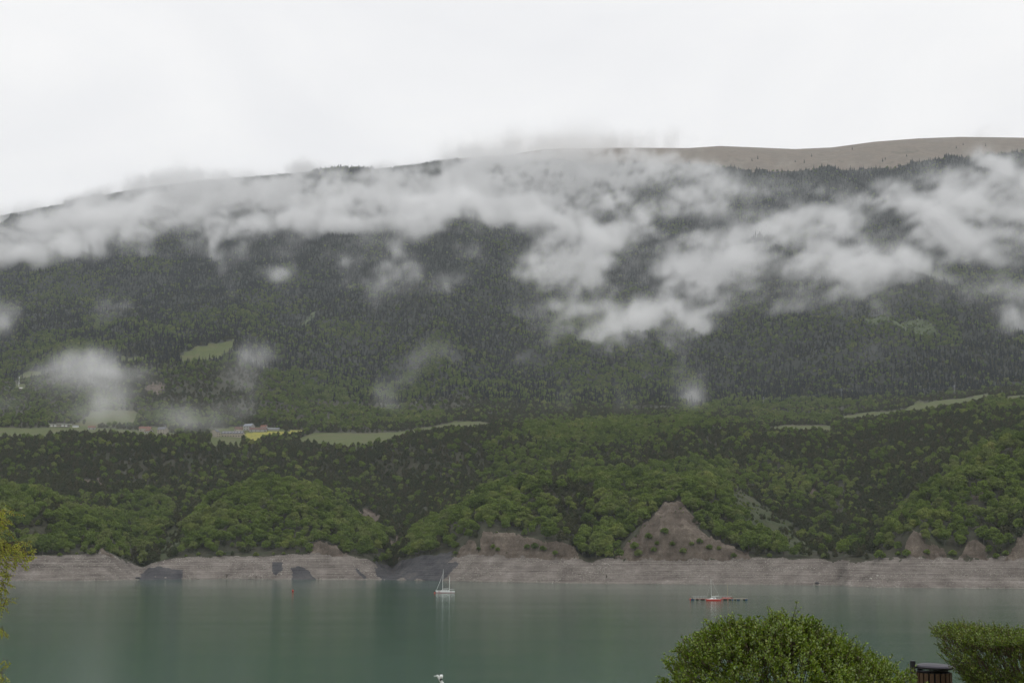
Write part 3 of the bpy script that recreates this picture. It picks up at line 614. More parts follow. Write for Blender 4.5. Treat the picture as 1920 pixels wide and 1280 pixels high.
def gn_scatter(name, sel, meshes, var_, material_note, **kw):
    """a wood too large to count: one object whose trees are scattered by geometry nodes"""
    me = bpy.data.meshes.new(name); n = len(sel[0])
    me.vertices.add(n); me.vertices.foreach_set('co', np.stack(sel[:3], 1).astype(np.float32).ravel())
    for nm, arr, ty_ in (('sc', sel[3], 'FLOAT'), ('rz', sel[4], 'FLOAT'), ('vi', var_, 'INT')):
        at_ = me.attributes.new(nm, ty_, 'POINT'); at_.data.foreach_set('value', np.asarray(arr, np.float32 if ty_ == 'FLOAT' else np.int32))
    o = link(bpy.data.objects.new(name, me)); tag(o, kind='stuff', **kw)
    g = bpy.data.node_groups.new(name, 'GeometryNodeTree')
    g.interface.new_socket('Geometry', in_out='INPUT', socket_type='NodeSocketGeometry'); g.interface.new_socket('Geometry', in_out='OUTPUT', socket_type='NodeSocketGeometry')
    N, L = g.nodes, g.links; gi, go = N.new('NodeGroupInput'), N.new('NodeGroupOutput')
    def attr(nm, t):
        q = N.new('GeometryNodeInputNamedAttribute'); q.data_type = t; q.inputs['Name'].default_value = nm; return q.outputs['Attribute']
    join = N.new('GeometryNodeJoinGeometry')
    outs = []
    for v, parts in enumerate(meshes):
        # a point carrying this variant only; parts joined
        ip = N.new('GeometryNodeInstanceOnPoints'); sep = N.new('GeometryNodeSeparateGeometry'); sep.domain = 'POINT'
        cmp = N.new('FunctionNodeCompare'); cmp.data_type = 'INT'; cmp.operation = 'EQUAL'; cmp.inputs[3].default_value = v
        L.new(attr('vi', 'INT'), cmp.inputs[2]); L.new(gi.outputs[0], sep.inputs[0]); L.new(cmp.outputs[0], sep.inputs[1])
        src = N.new('GeometryNodeJoinGeometry')
        for ob in parts:
            oi = N.new('GeometryNodeObjectInfo'); oi.inputs['Object'].default_value = ob; oi.transform_space = 'ORIGINAL'; L.new(oi.outputs['Geometry'], src.inputs[0])
        m2p = N.new('GeometryNodeMeshToPoints'); L.new(sep.outputs[0], m2p.inputs[0])
        L.new(m2p.outputs[0], ip.inputs['Points'])
        g2i = N.new('GeometryNodeGeometryToInstance'); L.new(src.outputs[0], g2i.inputs[0]); L.new(g2i.outputs[0], ip.inputs['Instance'])
        cx = N.new('ShaderNodeCombineXYZ'); L.new(attr('rz', 'FLOAT'), cx.inputs['Z']); L.new(cx.outputs[0], ip.inputs['Rotation'])
        L.new(attr('sc', 'FLOAT'), ip.inputs['Scale']); L.new(ip.outputs[0], join.inputs[0])
    L.new(join.outputs[0], go.inputs[0])
    md = o.modifiers.new('scatter', 'NODES'); md.node_group = g
    return o
# lone conifers standing on the pasture below the ridge: also the source meshes of the high forest
lone = [(1058, 303), (1410, 304), (1421, 302), (1491, 307), (1522, 296), (1598, 283), (1655, 307), (1700, 296), (1793, 279), (1806, 275), (1834, 290), (1900, 292), (1848, 276), (1660, 302), (1508, 306)]
whr = ['near the middle of the ridge', 'left of a close pair on the pasture', 'right of a close pair on the pasture', 'under the dip of the ridge', 'alone midway up under the dip', 'high on the pasture alone', 'at the edge of the dark wood', 'on the upper wood edge', 'left of two just under the crest',
       'right of two just under the crest', 'below the crest at the far right', 'lowest at the far right', 'third under the crest', 'just above the dark wood edge', 'at the foot of the dip']
SPO = []
for i, ((x, y), w_) in enumerate(zip(lone, whr)):
    u, e = ray(x, y); j = int(np.argmin(abs(U-float(u)))); col = (GZ[:, j]-CAMZ)/GY[:, j]
    r_ = np.nonzero((col >= float(e)) & (GT[:, j] > 11))[0]; r_ = r_[0] if len(r_) else NR-9
    o = one_tree('spruce_tree', SM[i % 4], (float(u)*GY[r_, j], GY[r_, j], GZ[r_, j]-.3), i*1.3, .75+.05*(i % 4), label='small dark spruce tree on the bare pasture, '+w_, category='tree', group='lone spruces on the ridge pasture')
    SPO.append(o)
def firsts(name, meshes):
    out = []
    for c, t in meshes:
        cand = [o for o in bpy.data.objects if o.data in (c, t)]
        cc = [o for o in cand if o.data == c][:1]; tt_ = [o for o in cand if o.data == t][:1]
        out.append(cc+tt_)
    return out
rest = ~picked
for nm, kd, meshes in (('broadleaf_forest', 0, BM), ('pine_forest', 1, PM), ('spruce_forest', 2, SM)):
    s = rest & (kind == kd)
    src = firsts(nm, meshes)
    print(nm, s.sum(), [len(x) for x in src])
    gn_scatter(nm, (tx[s], ty[s], tz[s]-.3, scl[s], rot[s]), src, variant[s], '')

# bushes that have taken hold on the bare faces and along the rim of the bank
BUSH = [(1246, 1003, .8, 'bush in the middle of the tall bare cliff'), (1190, 1030, .9, 'bright bush low on the left side of the tall bare cliff'), (1216, 1014, .75, 'bush between the bright low one and the middle of the tall cliff'), (1226, 1036, .6, 'dark bush at the foot of the tall bare cliff'),
        (1197, 1043, .85, 'wide dark bush on the gravel rim under the bright one'), (1261, 1024, .55, 'upright little bush right of the cliff centre'), (1281, 1038, .7, 'dark bush low under the apex of the tall cliff'), (1297, 1024, .5, 'small bush in the row right of the apex'), (1312, 1021, .6, 'second bush of the row right of the apex'),
        (1330, 1030, .65, 'bush at the right end of the row on the tall cliff'), (1348, 1032, .5, 'low tuft right of the row on the tall cliff'), (1376, 1046, .6, 'dark bush on the rim at the right foot of the tall cliff'), (1232, 1024, .5, 'tuft left of the upright little bush'), (1126, 1043, .9, 'bush on the rim at the notch left of the tall cliff'),
        (1142, 1045, .8, 'second bush on the rim left of the tall cliff'), (1161, 1045, .95, 'rounded bush on the rim at the left foot of the tall cliff'), (1003, 1031, .8, 'bush under the light band of the low brown cliff'), (1018, 1034, .7, 'second bush under the low brown cliff'), (988, 1029, .6, 'small bush at the left of the low brown cliff'),
        (1041, 1040, .6, 'bush at the right foot of the low brown cliff'), (925, 1028, .6, 'bush on the nose of the low brown cliff'), (933, 1033, .5, 'tuft just below the nose of the low brown cliff'), (172, 1041, .9, 'dark round bush on the left rim of the gravel bank'), (112, 1043, .5, 'low tuft on the far left rim'), (412, 1043, .8, 'bush on the rim right of the grassy gully'),
        (372, 1041, .5, 'small bush on the rim above the left shale patch'), (580, 1036, .8, 'bush left of the rounded bare knob'), (650, 1036, .9, 'yellowish bush right of the rounded bare knob'), (640, 1030, .8, 'bush on the shoulder of the rounded bare knob'), (480, 1043, .6, 'low bush on the rim at mid left'), (1738, 1040, .6, 'bush at the foot of the first bare scar on the right'),
        (1700, 1044, .8, 'bush on the rim left of the first bare scar on the right'), (1650, 1048, 1.0, 'dark bush at the mouth of the right gully'), (1786, 1042, .7, 'bush between the two bare scars on the right'), (1868, 1046, .6, 'bush right of the second bare scar'), (1545, 1046, .6, 'low bush on the rim of the dark right hollow')]
for i, (x, y, k, lb) in enumerate(BUSH):
    u, e = ray(x, y); j = int(np.argmin(abs(U-float(u)))); col = (GZ[:, j]-CAMZ)/GY[:, j]; r_ = np.nonzero((col >= float(e)) & (GT[:, j] > 1.5))[0][0]
    one_tree('bush', BM[5], (float(u)*GY[r_, j], GY[r_, j], GZ[r_, j]-.7), i*2.1, k*1.35, label=lb, category='bush', group='bushes on the bare bank')
# ------------------------------------------------------------------ air and mist
def vol_material(name, dens, col=(.93, .95, 1., 1), aniso=0., attr=''):
    m = bpy.data.materials.new(name); m.use_nodes = True; n, l = m.node_tree.nodes, m.node_tree.links; n.clear()
    o = n.new('ShaderNodeOutputMaterial'); v = n.new('ShaderNodeVolumePrincipled'); v.inputs['Density'].default_value = dens
    v.inputs['Color'].default_value = col; v.inputs['Anisotropy'].default_value = aniso; v.inputs['Density Attribute'].default_value = attr
    l.new(v.outputs[0], o.inputs['Volume']); return m
hz = MB().box((0, 3000, 850), (15400, 9400, 1720)).build('haze', vol_material('haze_air', 4.6e-5, (.885, .93, 1., 1)), kind='stuff')

# mist clinging to the slope: (px, py, half width px, half height px, tilt deg, optical strength)
MIST = [
 # main bank along the upper slope
 (-120, 455, 160, 38, 8, 1.8), (40, 446, 110, 34, 8, 2.0), (110, 432, 90, 30, 8, 1.7), (190, 415, 80, 36, 14, 1.8), (250, 385, 110, 48, 12, 2.2), (330, 370, 120, 44, 8, 2.3), (440, 372, 110, 48, 4, 2.2), (370, 425, 80, 26, 0, 1.2), (430, 435, 40, 26, 0, .8), (560, 372, 110, 48, 5, 2.2), (670, 385, 110, 44, 0, 2.0),
 (610, 345, 60, 18, 0, .9), (800, 360, 110, 48, 12, 2.0), (730, 350, 70, 26, 0, 1.2), (900, 340, 110, 54, 8, 2.2), (1010, 320, 110, 44, 4, 2.5), (1130, 306, 110, 40, 0, 2.6), (1240, 302, 80, 30, -4, 1.9), (940, 400, 90, 34, 0, 1.3), (1030, 380, 100, 40, 15, 1.3), (1150, 350, 90, 26, 0, .8),
 (1310, 330, 80, 30, -10, .9), (130, 455, 110, 20, 5, 1.0), (260, 440, 90, 20, 0, .5), (780, 420, 50, 24, 20, .7), (690, 428, 60, 14, 0, .5),
 (300, 352, 90, 20, 12, 1.0), (440, 346, 110, 18, 4, 1.1), (560, 338, 60, 14, 4, .7), (1010, 296, 110, 16, 3, 1.2), (1150, 290, 130, 16, 0, 1.4),
 # wisps standing up over the ridge
 (340, 300, 70, 46, 60, .2), (300, 325, 70, 24, 20, .35), (420, 330, 70, 18, 0, .5), (1150, 276, 130, 16, 0, .4), (985, 280, 50, 12, 0, .3),
 # broken cloud over the right half
 (1045, 475, 52, 50, 0, 2.6), (1075, 530, 62, 44, 0, 2.2), (1110, 460, 60, 28, 30, 1.3), (1180, 442, 90, 22, 36, 1.1), (1245, 395, 100, 24, 34, 1.0), (1340, 365, 110, 26, 18, 1.0), (1310, 505, 66, 42, 0, 2.5), (1365, 485, 66, 34, 25, 2.0), (1290, 555, 100, 28, 14, 1.8), (1210, 580, 80, 22, 25, 1.1),
 (1330, 595, 80, 18, 20, 1.1), (1440, 465, 60, 24, 40, 1.1), (1480, 510, 80, 24, 20, 1.1), (1560, 500, 70, 22, 10, .9), (1635, 515, 66, 30, 25, 1.9), (1680, 490, 56, 26, 30, 1.2), (1600, 395, 120, 24, 20, .9), (1480, 400, 110, 24, 16, .9), (1700, 350, 100, 28, 25, .9), (1550, 440, 50, 20, 30, .7),
 (1745, 410, 44, 44, 0, 2.2), (1800, 365, 70, 44, 30, 2.8), (1880, 345, 70, 36, 0, 2.2), (1780, 455, 66, 36, 40, 1.8), (1880, 450, 70, 30, 0, 1.0), (1960, 400, 90, 50, 0, 1.4), (1850, 520, 80, 24, 10, .8), (1910, 565, 34, 34, 60, 1.1), (1740, 560, 120, 18, 0, .5), (1560, 560, 120, 18, 0, .45), (1960, 520, 90, 44, 20, .9),
 (1400, 430, 220, 60, 12, .55), (1650, 440, 260, 90, 8, .65), (1120, 400, 150, 50, 20, .6), (1200, 500, 220, 60, 15, .42), (1540, 345, 200, 22, 4, .5), (1850, 300, 90, 20, 25, .4), (1560, 312, 160, 10, 3, .22),
 (1060, 612, 80, 20, 30, 1.0), (1140, 600, 80, 20, 10, .9), (1000, 650, 60, 18, 40, .5), (1285, 655, 60, 20, 60, 0.45), (1312, 702, 34, 24, 0, 0.60), (1370, 680, 40, 16, 0, .22), (1240, 640, 60, 16, 40, .3),
 # stray tufts
 (518, 518, 22, 26, 0, 0.98), (500, 500, 40, 12, 0, .4), (415, 500, 12, 50, 0, .35), (700, 500, 60, 24, 20, 1.0), (735, 470, 20, 30, 0, .7), (760, 490, 40, 26, 40, .6), (735, 545, 30, 20, 40, .5), (880, 470, 44, 22, 20, .9), (840, 520, 60, 16, 30, .4), (10, 590, 30, 22, 60, .9), (200, 585, 40, 16, 0, .4), (620, 460, 120, 14, 5, .3),
 (820, 655, 44, 18, 25, 0.38), (910, 662, 26, 13, 20, 0.38), (760, 695, 55, 22, 30, 0.27), (720, 735, 55, 28, 40, 0.30), (850, 740, 60, 16, 0, .2), (1100, 735, 80, 22, 20, 0.26), (1060, 690, 50, 18, 20, .4), (1640, 690, 44, 36, 0, .5), (1725, 636, 44, 16, 30, .62), (1700, 665, 50, 14, 30, .4), (1180, 705, 60, 14, 10, .15), (1000, 600, 30, 14, 0, .3),
]
LOW = [(185, 705, 50, 40, 0, 1.2), (215, 735, 36, 40, 0, .6), (120, 675, 50, 22, 20, .5), (140, 680, 70, 22, 0, .7), (200, 765, 50, 26, 0, .9), (300, 790, 110, 16, 0, .5), (250, 690, 60, 18, 0, .4), (488, 652, 44, 24, 20, 1.3), (470, 675, 34, 26, 0, .5), (455, 700, 26, 40, 0, .9), (430, 760, 60, 26, 30, .55), (350, 770, 70, 22, 0, .5), (40, 740, 80, 50, 0, .35), (20, 770, 60, 22, 0, .3), (200, 700, 140, 50, 0, .25)]
WISP = [(945, 862, 34, 22, 50, .45), (900, 850, 40, 18, 20, .3), (500, 855, 60, 18, 0, .3), (1300, 790, 60, 14, 0, .35), (1520, 870, 60, 18, 30, .18), (860, 830, 60, 14, 0, .3)]
def mist_volume(name, blobs, Y0, Z0, Y1, Z1, vox, nlo, nhi, lift, strength, ridge=4800., grain=1.):
    """density grid lying along the slope from (Y0,Z0) to (Y1,Z1); tufts hug the ground they were surveyed on"""
    ang = math.atan2(Z1-Z0, Y1-Y0); L = math.hypot(Y1-Y0, Z1-Z0)
    es = np.array([0, math.cos(ang), math.sin(ang)]); en = np.array([0, -math.sin(ang), math.cos(ang)])
    org = np.array([0, Y0, Z0], float)
    X1 = .42*Y1; X0 = -X1
    if name == 'valley_mist': X0, X1 = -820, -160
    nx, ns, nn = int((X1-X0)/vox)+1, int(L/vox)+1, int((nhi-nlo)/vox)+1
    n0 = nlo
    xg = X0+vox*np.arange(nx); sg = vox*np.arange(ns); gx_, gs_ = np.meshgrid(xg, sg, indexing='ij')
    # slope cell -> ground point under the plane -> survey coordinates of the mist that floats over it
    yy = org[1]+gs_*es[1]; pz = org[2]+gs_*es[2]
    gz_ = np.where(yy < ridge, height(gx_, yy), pz)
    mpx, mpy = topx(gx_, yy, gz_+lift*1.6+6)
    w1, w2 = mpx/150, mpy/150
    wpx = mpx+26*fbm(w1, w2, seed=81, octv=4); wpy = mpy+18*fbm(w1+31, w2, seed=82, octv=4)
    wpx2 = wpx+21*fbm(mpx/30, mpy/30, seed=83, octv=3); wpy2 = wpy+19*fbm(mpx/30, mpy/30, seed=84, octv=3)
    D2 = np.zeros((nx, ns), np.float32)
    rb_ = random.Random(3); torn = []
    for x, y, rx, ry, t, A in blobs:                      # small tufts are torn into unequal shreds
        if y > 600 and name == 'mist': A *= .8
        if max(rx, ry) < 62 and A > .3 and 430 < y < 600:
            for q in range(5): torn.append((x+rb_.uniform(-1.1, 1.2)*rx, y+rb_.uniform(-1.0, .9)*ry, rx*rb_.uniform(.3, .75), ry*rb_.uniform(.25, .7), 32, A*rb_.uniform(.25, .6)))
            A *= .6
        torn.append((x, y, rx, ry, t, A))
    blobs = torn
    for x, y, rx, ry, t, A in blobs:
        c_, s_ = math.cos(math.radians(t)), math.sin(math.radians(t))
        if t > 50: rx, ry, c_, s_ = max(rx, ry)*1.15, min(rx, ry), math.cos(math.radians(t)), math.sin(math.radians(t))
        a_ = (wpx2-x)*c_-(wpy2-y)*s_; b_ = (wpx2-x)*s_+(wpy2-y)*c_
        D2 += A*np.exp(-np.clip((a_/rx)**2+(b_/ry)**2, 0, 30)*.85)
    P3d = np.zeros((nx, ns, nn), np.float32)
    act = np.nonzero(D2 > .05)
    ax, as_, apx, apy = xg[act[0]], sg[act[1]], mpx[act], mpy[act]; base2 = D2[act]
    ca, sa = math.cos(R(24)), math.sin(R(24))
    zk = 1/grain; wa, wb = .25*fbm(ax/90, as_/300, seed=93, octv=3), .25*fbm(ax/90, as_/300, seed=94, octv=3)                     # tufts drawn out up the slope to the right
    for kz in range(nn):
        n_ = n0+vox*kz
        wy_ = org[1]+as_*es[1]+n_*en[1]; wz_ = org[2]+as_*es[2]+n_*en[2]
        hgt = np.where(wy_ < ridge, wz_-height(ax, np.minimum(wy_, 6100)), n_*1.0)
        f1, f2 = (ax*ca+wz_*sa)/(120*zk), (-ax*sa+wz_*ca)/(82*zk)
        nf = fbm(f1+wa, f2+wb, wy_/(900*zk), seed=91, octv=7, gain=.68)
        hf = 1-np.abs(fbm(f1*2.3+wb, f2*2.3+wa, wy_/(500*zk), seed=98, octv=5, gain=.66))*2.4
        c_ = lift*(1+.5*fbm(ax/300, as_/300, seed=95, octv=2)+.5*ramp(base2, .8, 2.))
        prof = np.where(wy_ < ridge-30, np.exp(-((hgt-c_)/(lift*.85))**2)*ramp(hgt, -5, 8), .24*np.exp(-((n_-nf*50)/75)**2))
        cov = np.minimum(base2, 2.4)
        dd = base2*(np.clip((.5+1.25*nf-(.43-.28*cov))/.9, 0, 1.35)**1.5*(.55+.85*np.clip(hf, -.3, 1))+.035+.16*np.clip(hf-.25, 0, 1)**2)*ramp(base2, .05, .2)
        edge = ramp(n_-n0, 0, 3*vox)*ramp(nhi-n_, 0, 3*vox)*ramp(as_, 0, 5*vox)*ramp(L-as_, 0, 5*vox)*ramp(ax-X0, 0, 5*vox)*ramp(X1-ax, 0, 5*vox)
        P3d[act[0], act[1], kz] = np.clip(dd, 0, 3)*prof*edge
    P3d *= strength
    print(name, (nx, ns, nn), 'active', (P3d > 1e-5).mean())
    # hand the grid to a Volume Cube node through a point attribute (x slowest, as the node walks it)
    me = bpy.data.meshes.new(name); me.vertices.add(P3d.size)
    at_ = me.attributes.new('dens', 'FLOAT', 'POINT'); at_.data.foreach_set('value', P3d.ravel())
    o = link(bpy.data.objects.new(name, me)); tag(o, kind='stuff')
    o.location = (org[0], org[1], org[2]); o.rotation_euler = (ang, 0, 0)
    g = bpy.data.node_groups.new(name, 'GeometryNodeTree')
    g.interface.new_socket('Geometry', in_out='INPUT', socket_type='NodeSocketGeometry'); g.interface.new_socket('Geometry', in_out='OUTPUT', socket_type='NodeSocketGeometry')
    N, Lk = g.nodes, g.links; gi, go = N.new('NodeGroupInput'), N.new('NodeGroupOutput')
    vc = N.new('GeometryNodeVolumeCube')
    vc.inputs['Min'].default_value = (X0, 0, n0); vc.inputs['Max'].default_value = (X0+vox*(nx-1), vox*(ns-1), n0+vox*(nn-1))
    vc.inputs['Resolution X'].default_value = nx; vc.inputs['Resolution Y'].default_value = ns; vc.inputs['Resolution Z'].default_value = nn
    pos = N.new('GeometryNodeInputPosition'); sep = N.new('ShaderNodeSeparateXYZ'); Lk.new(pos.outputs[0], sep.inputs[0])
    def M(op, a, b):
        q = N.new('ShaderNodeMath'); q.operation = op
        for i, v in enumerate((a, b)):
            if v is None: continue
            if isinstance(v, (int, float)): q.inputs[i].default_value = v
            else: Lk.new(v, q.inputs[i])
        return q.outputs[0]
    ix = M('ROUND', M('DIVIDE', M('SUBTRACT', sep.outputs[0], X0), vox), None); iy = M('ROUND', M('DIVIDE', sep.outputs[1], vox), None); iz = M('ROUND', M('DIVIDE', M('SUBTRACT', sep.outputs[2], n0), vox), None)
    # integer maths keeps large indices exact
    def I(op, a, b):
        q = N.new('FunctionNodeIntegerMath'); q.operation = op
        for i, v in enumerate((a, b)):
            if isinstance(v, int): q.inputs[i].default_value = v
            else: Lk.new(v, q.inputs[i])
        return q.outputs[0]
    index = I('ADD', I('MULTIPLY', I('ADD', I('MULTIPLY', ix, ns), iy), nn), iz)
    si = N.new('GeometryNodeSampleIndex'); si.data_type = 'FLOAT'; si.domain = 'POINT'
    na = N.new('GeometryNodeInputNamedAttribute'); na.data_type = 'FLOAT'; na.inputs['Name'].default_value = 'dens'
    Lk.new(gi.outputs[0], si.inputs['Geometry']); Lk.new(na.outputs['Attribute'], si.inputs['Value']); Lk.new(index, si.inputs['Index'])
    Lk.new(si.outputs[0], vc.inputs['Density'])
    smn = N.new('GeometryNodeSetMaterial'); smn.inputs['Material'].default_value = m_mist
    Lk.new(vc.outputs[0], smn.inputs[0]); Lk.new(smn.outputs[0], go.inputs[0])
    md = o.modifiers.new('mist', 'NODES'); md.node_group = g
    me.materials.append(m_mist)
    return o
m_mist = vol_material('mist_vapour', 1., (1, 1, 1, 1), .0, 'density')
m_mist.cycles.volume_step_rate = 1.
mist_volume('mist', MIST+WISP[3:4], 1950, 95, 5250, 1500, 7., -170, 200, 24, .0076)
mist_volume('valley_mist', LOW, 1550, 110, 2600, 380, 6., -45, 90, 20, .0036, grain=1.7)
# ------------------------------------------------------------------ the village and farms on the plateau
def ground_hit(px, py, tmin=7.2):
    u, e = ray(px, py); u, e = float(u), float(e); j = int(np.argmin(abs(U-u)))
    el_ = (GZ[:, j]-CAMZ)/GY[:, j]; r_ = np.nonzero((el_ >= e) & (GT[:, j] > tmin))[0]; i = r_[0] if len(r_) else NR-12
    return Vector((u*GY[i, j], GY[i, j], GZ[i, j]))
m_wall_pale = material('pale_render', (.36, .32, .26), .9, [(.30, .27, .22)], .6)
m_wall_grey = material('grey_render', (.36, .35, .33), .9, [(.30, .29, .27)], .6)
m_slate = material('slate_roof', (.10, .10, .115), .6, [(.15, .15, .165)], 1.2, bump=.03)
m_slate_pale = material('pale_slate_roof', (.25, .27, .31), .6, [(.19, .20, .23)], 1.2, bump=.03)
m_tile = material('clay_tile_roof', (.22, .095, .07), .85, [(.16, .08, .06), (.28, .15, .11)], 1.1, bump=.04)
m_tile_dull = material('weathered_tile_roof', (.17, .10, .085), .85, [(.12, .08, .07)], 1.1, bump=.04)
m_glassdark = material('window_glass', (.02, .025, .03), .15, spec=.6)
m_white = material('white_paint', (.78, .78, .76), .5, [(.66, .66, .64)], 2.)
m_wood = material('weathered_wood', (.16, .11, .07), .85, [(.10, .07, .045), (.22, .16, .10)], 6, bump=.01)
m_metal = material('galvanised_metal', (.45, .46, .47), .4, [(.35, .36, .37)], 4, metal=.8)
def gable(mb, w, d, h, rh, over=.35, t=.18):
    """two roof slopes with thickness over a w x d plan, ridge along x"""
    a = math.atan2(rh, d/2); L = math.hypot(rh, d/2)+over
    for s in (-1, 1):
        M = Matrix.Rotation(-s*a, 4, 'X')
        mb.box((0, s*(d/2+over*math.cos(a))/2, h+rh/2-over*math.sin(a)/2+t*.6), (w+2*over, L, t), M)
def house(px, py, w, d, h, rh, rz, mw, mroof, label, name='house', chimney=True, dormers=0, win=3):
    p = ground_hit(px, py); r = empty(name, (p.x, p.y, p.z-.6), R(rz), label=label, category='house' if name == 'house' else 'shed')
    m = MB()                                                # walls with gable ends, one closed prism
    V = [(sx*w/2, sy*d/2, z) for z in (-.8, h) for sx, sy in ((-1, -1), (1, -1), (1, 1), (-1, 1))]+[(-w/2, 0, h+rh), (w/2, 0, h+rh)]
    m.add(V, [(3, 2, 1, 0), (0, 1, 5, 4), (2, 3, 7, 6), (1, 2, 6, 9, 5), (3, 0, 4, 8, 7)])
    m.add([V[4], V[5], V[9], V[8]], [(0, 1, 2, 3)]); m.add([V[6], V[7], V[8], V[9]], [(0, 1, 2, 3)])
    m.build('wall', mw, r)
    rf = MB(); gable(rf, w, d, h, rh); ro = rf.build('roof', mroof, r)
    if chimney: MB().box((w*.28, .6, h+rh+.35), (.7, .7, 1.5)).build('chimney', mw, ro)
    for k in range(win):
        for fl in range(max(1, int(h/2.8))):
            x = -w/2+w*(k+.5)/win
            wo_ = MB().box((x, -d/2-.03, 1.3+2.7*fl), (.95, .08, 1.25)).build('window', m_glassdark, r)
            MB().box((x, -d/2-.08, .62+2.7*fl), (1.15, .2, .1)).build('sill', m_white, wo_)
    if h > 2.6: MB().box((w*.5-1.6 if win % 2 == 0 else 0, -d/2-.04, .25), (1.1, .1, 2.1)).build('door', m_wood, r)
    for k in range(dormers):
        x = -w/2+w*(k+.5)/dormers
        dm = MB().box((x, -d*.33, h+rh*.42+.35), (1.5, 1.4, 1.3)).build('dormer', m_white, r)
        MB().box((x, -d*.33-.74, h+rh*.42+.4), (.8, .06, .8)).build('pane', m_glassdark, dm)
    return r
house(404, 819, 8.5, 9, 6.5, 3.4, 68, m_wall_pale, m_slate, 'tall pale house turned gable-on with a steep dark roof', win=2)
house(437, 819, 27, 9, 4.6, 3.2, -4, m_wall_pale, m_slate, 'long slate-roofed farmhouse with a row of white dormers beside the yellow field', dormers=7, win=8)
house(447, 812, 9, 8, 5.2, 3.0, 30, m_wall_pale, m_tile_dull, 'house with a dull red roof and pale gable just behind the long slate-roofed farmhouse', win=2)
house(467, 808, 12, 9, 5.6, 3.2, -22, m_wall_grey, m_slate_pale, 'grey house with a pale slate roof at the near end of the brown sheds')
house(484, 810, 22, 9, 3., 2.6, 6, m_wall_grey, m_tile_dull, 'long low brown-roofed barn above the yellow rapeseed field', name='barn', chimney=False, win=4)
house(495, 806, 8, 7, 4.4, 2.6, -12, m_wall_grey, m_tile, 'small red-roofed house behind the low brown barn', win=2)
house(513, 808, 15, 5, 2., 1.1, 4, m_wall_grey, m_slate_pale, 'low blue-grey roofed shed at the top of the yellow rapeseed field', name='field_shed', chimney=False, win=0)
house(305, 813, 11, 9, 5.6, 3.2, -16, m_wall_pale, m_slate, 'dark-roofed pale house on its own behind a pointed tree')
house(272, 809, 15, 8, 3.8, 2.6, 10, m_wall_pale, m_tile, 'long clay-tiled house with two chimney ends left of the dark-roofed house')
house(279, 812, 9, 7, 3.2, 2.2, -34, m_wall_grey, m_tile, 'small clay-tiled outbuilding tucked under the long clay-tiled house', win=2)
house(172, 805, 9, 6, 3., 1.9, 4, m_wall_grey, m_tile, 'small lone red-roofed cottage under the thick patch of mist', win=2)
house(142, 801, 7, 5, 2.2, 1., 0, m_white, m_slate_pale, 'tiny white shed in the meadow between the farm shed and the red-roofed cottage', name='field_shed', chimney=False, win=0)
p = ground_hit(112, 802); fs = empty('farm_shed', (p.x, p.y, p.z-.3), 0, label='long low white farm shed with a flat pale roof at the meadow edge', category='shed')
MB().box((0, 0, 1.6), (24, 8, 3.2)).build('wall', m_wall_grey, fs)
MB().box((1, -.4, 4.1), (27, 10, .35)).build('roof', m_white, fs)
for k in range(5): MB().box((-9.6+4.8*k, -4.05, 1.7), (3., .12, 2.2)).build('door', m_white if k != 2 else m_wall_pale, fs)
for k in range(6): MB().box((-12+4.9*k, -4.6, 2.), (.25, .25, 4.2)).build('post', m_wood, fs)
# mast with its hut
p = ground_hit(35, 729); mt = empty('radio_mast', p, 0, label='tall thin white radio mast on the wooded hillside', category='mast')
MB().tube([(0, 0, -1), (0, 0, 18)], [.45, .3], 8).build('pole', m_white, mt)
for k, z in enumerate((17.2, 16.2, 8.2)):
    a = MB()
    for q in range(3): a.box((math.cos(q*2.1)*.6, math.sin(q*2.1)*.6, z), (.35, .35, 1.7))
    a.build('antenna', m_white, mt)
p2 = ground_hit(39, 731); ht = empty('utility_hut', p2, .3, label='small pale hut at the foot of the radio mast', category='hut')
MB().box((0, 0, 1.3), (4.6, 3.4, 2.9)).build('wall', m_wall_pale, ht); rr_ = MB(); gable(rr_, 4.6, 3.4, 2.75, 1.1, .3, .12); rr_.build('roof', m_white, ht)
MB().box((-.8, -1.75, 1.), (1., .1, 2.)).build('door', m_wood, ht)
# power line crossing above the right-hand fields
m_wire = material('wire', (.16, .17, .18), .5)
PY_ = [(1432, 766), (1578, 750), (1790, 745)]; pts = [ground_hit(*q, 9.) for q in PY_]
for i, (q, lb) in enumerate(zip(pts, ('grey lattice pylon low among the trees at the left end of the power line', 'grey lattice pylon in the middle of the power line', 'grey lattice pylon at the right end of the power line above the field'))):
    t = empty('power_pylon', q, .3, label=lb, category='pylon'); m = MB(); H = 19
    for sx, sy in ((-1, -1), (1, -1), (1, 1), (-1, 1)): m.tube([(sx*1.3, sy*1.3, -1), (sx*.25, sy*.25, H)], .07, 4)
    for k in range(6):
        z0, z1 = H*k/6, H*(k+1)/6; w0, w1 = 1.3-1.05*k/6, 1.3-1.05*(k+1)/6
        for s in (-1, 1): m.tube([(-s*w0, -w0, z0), (s*w1, -w1, z1)], .04, 3); m.tube([(w0*s, -w0, z0), (w1*s, w1, z1)], .04, 3)
    m.build('lattice', m_metal, t)
    MB().box((0, 0, H-1.5), (5, .2, .2)).box((0, 0, H-3.5), (6.4, .2, .2)).build('crossarm', m_metal, t)
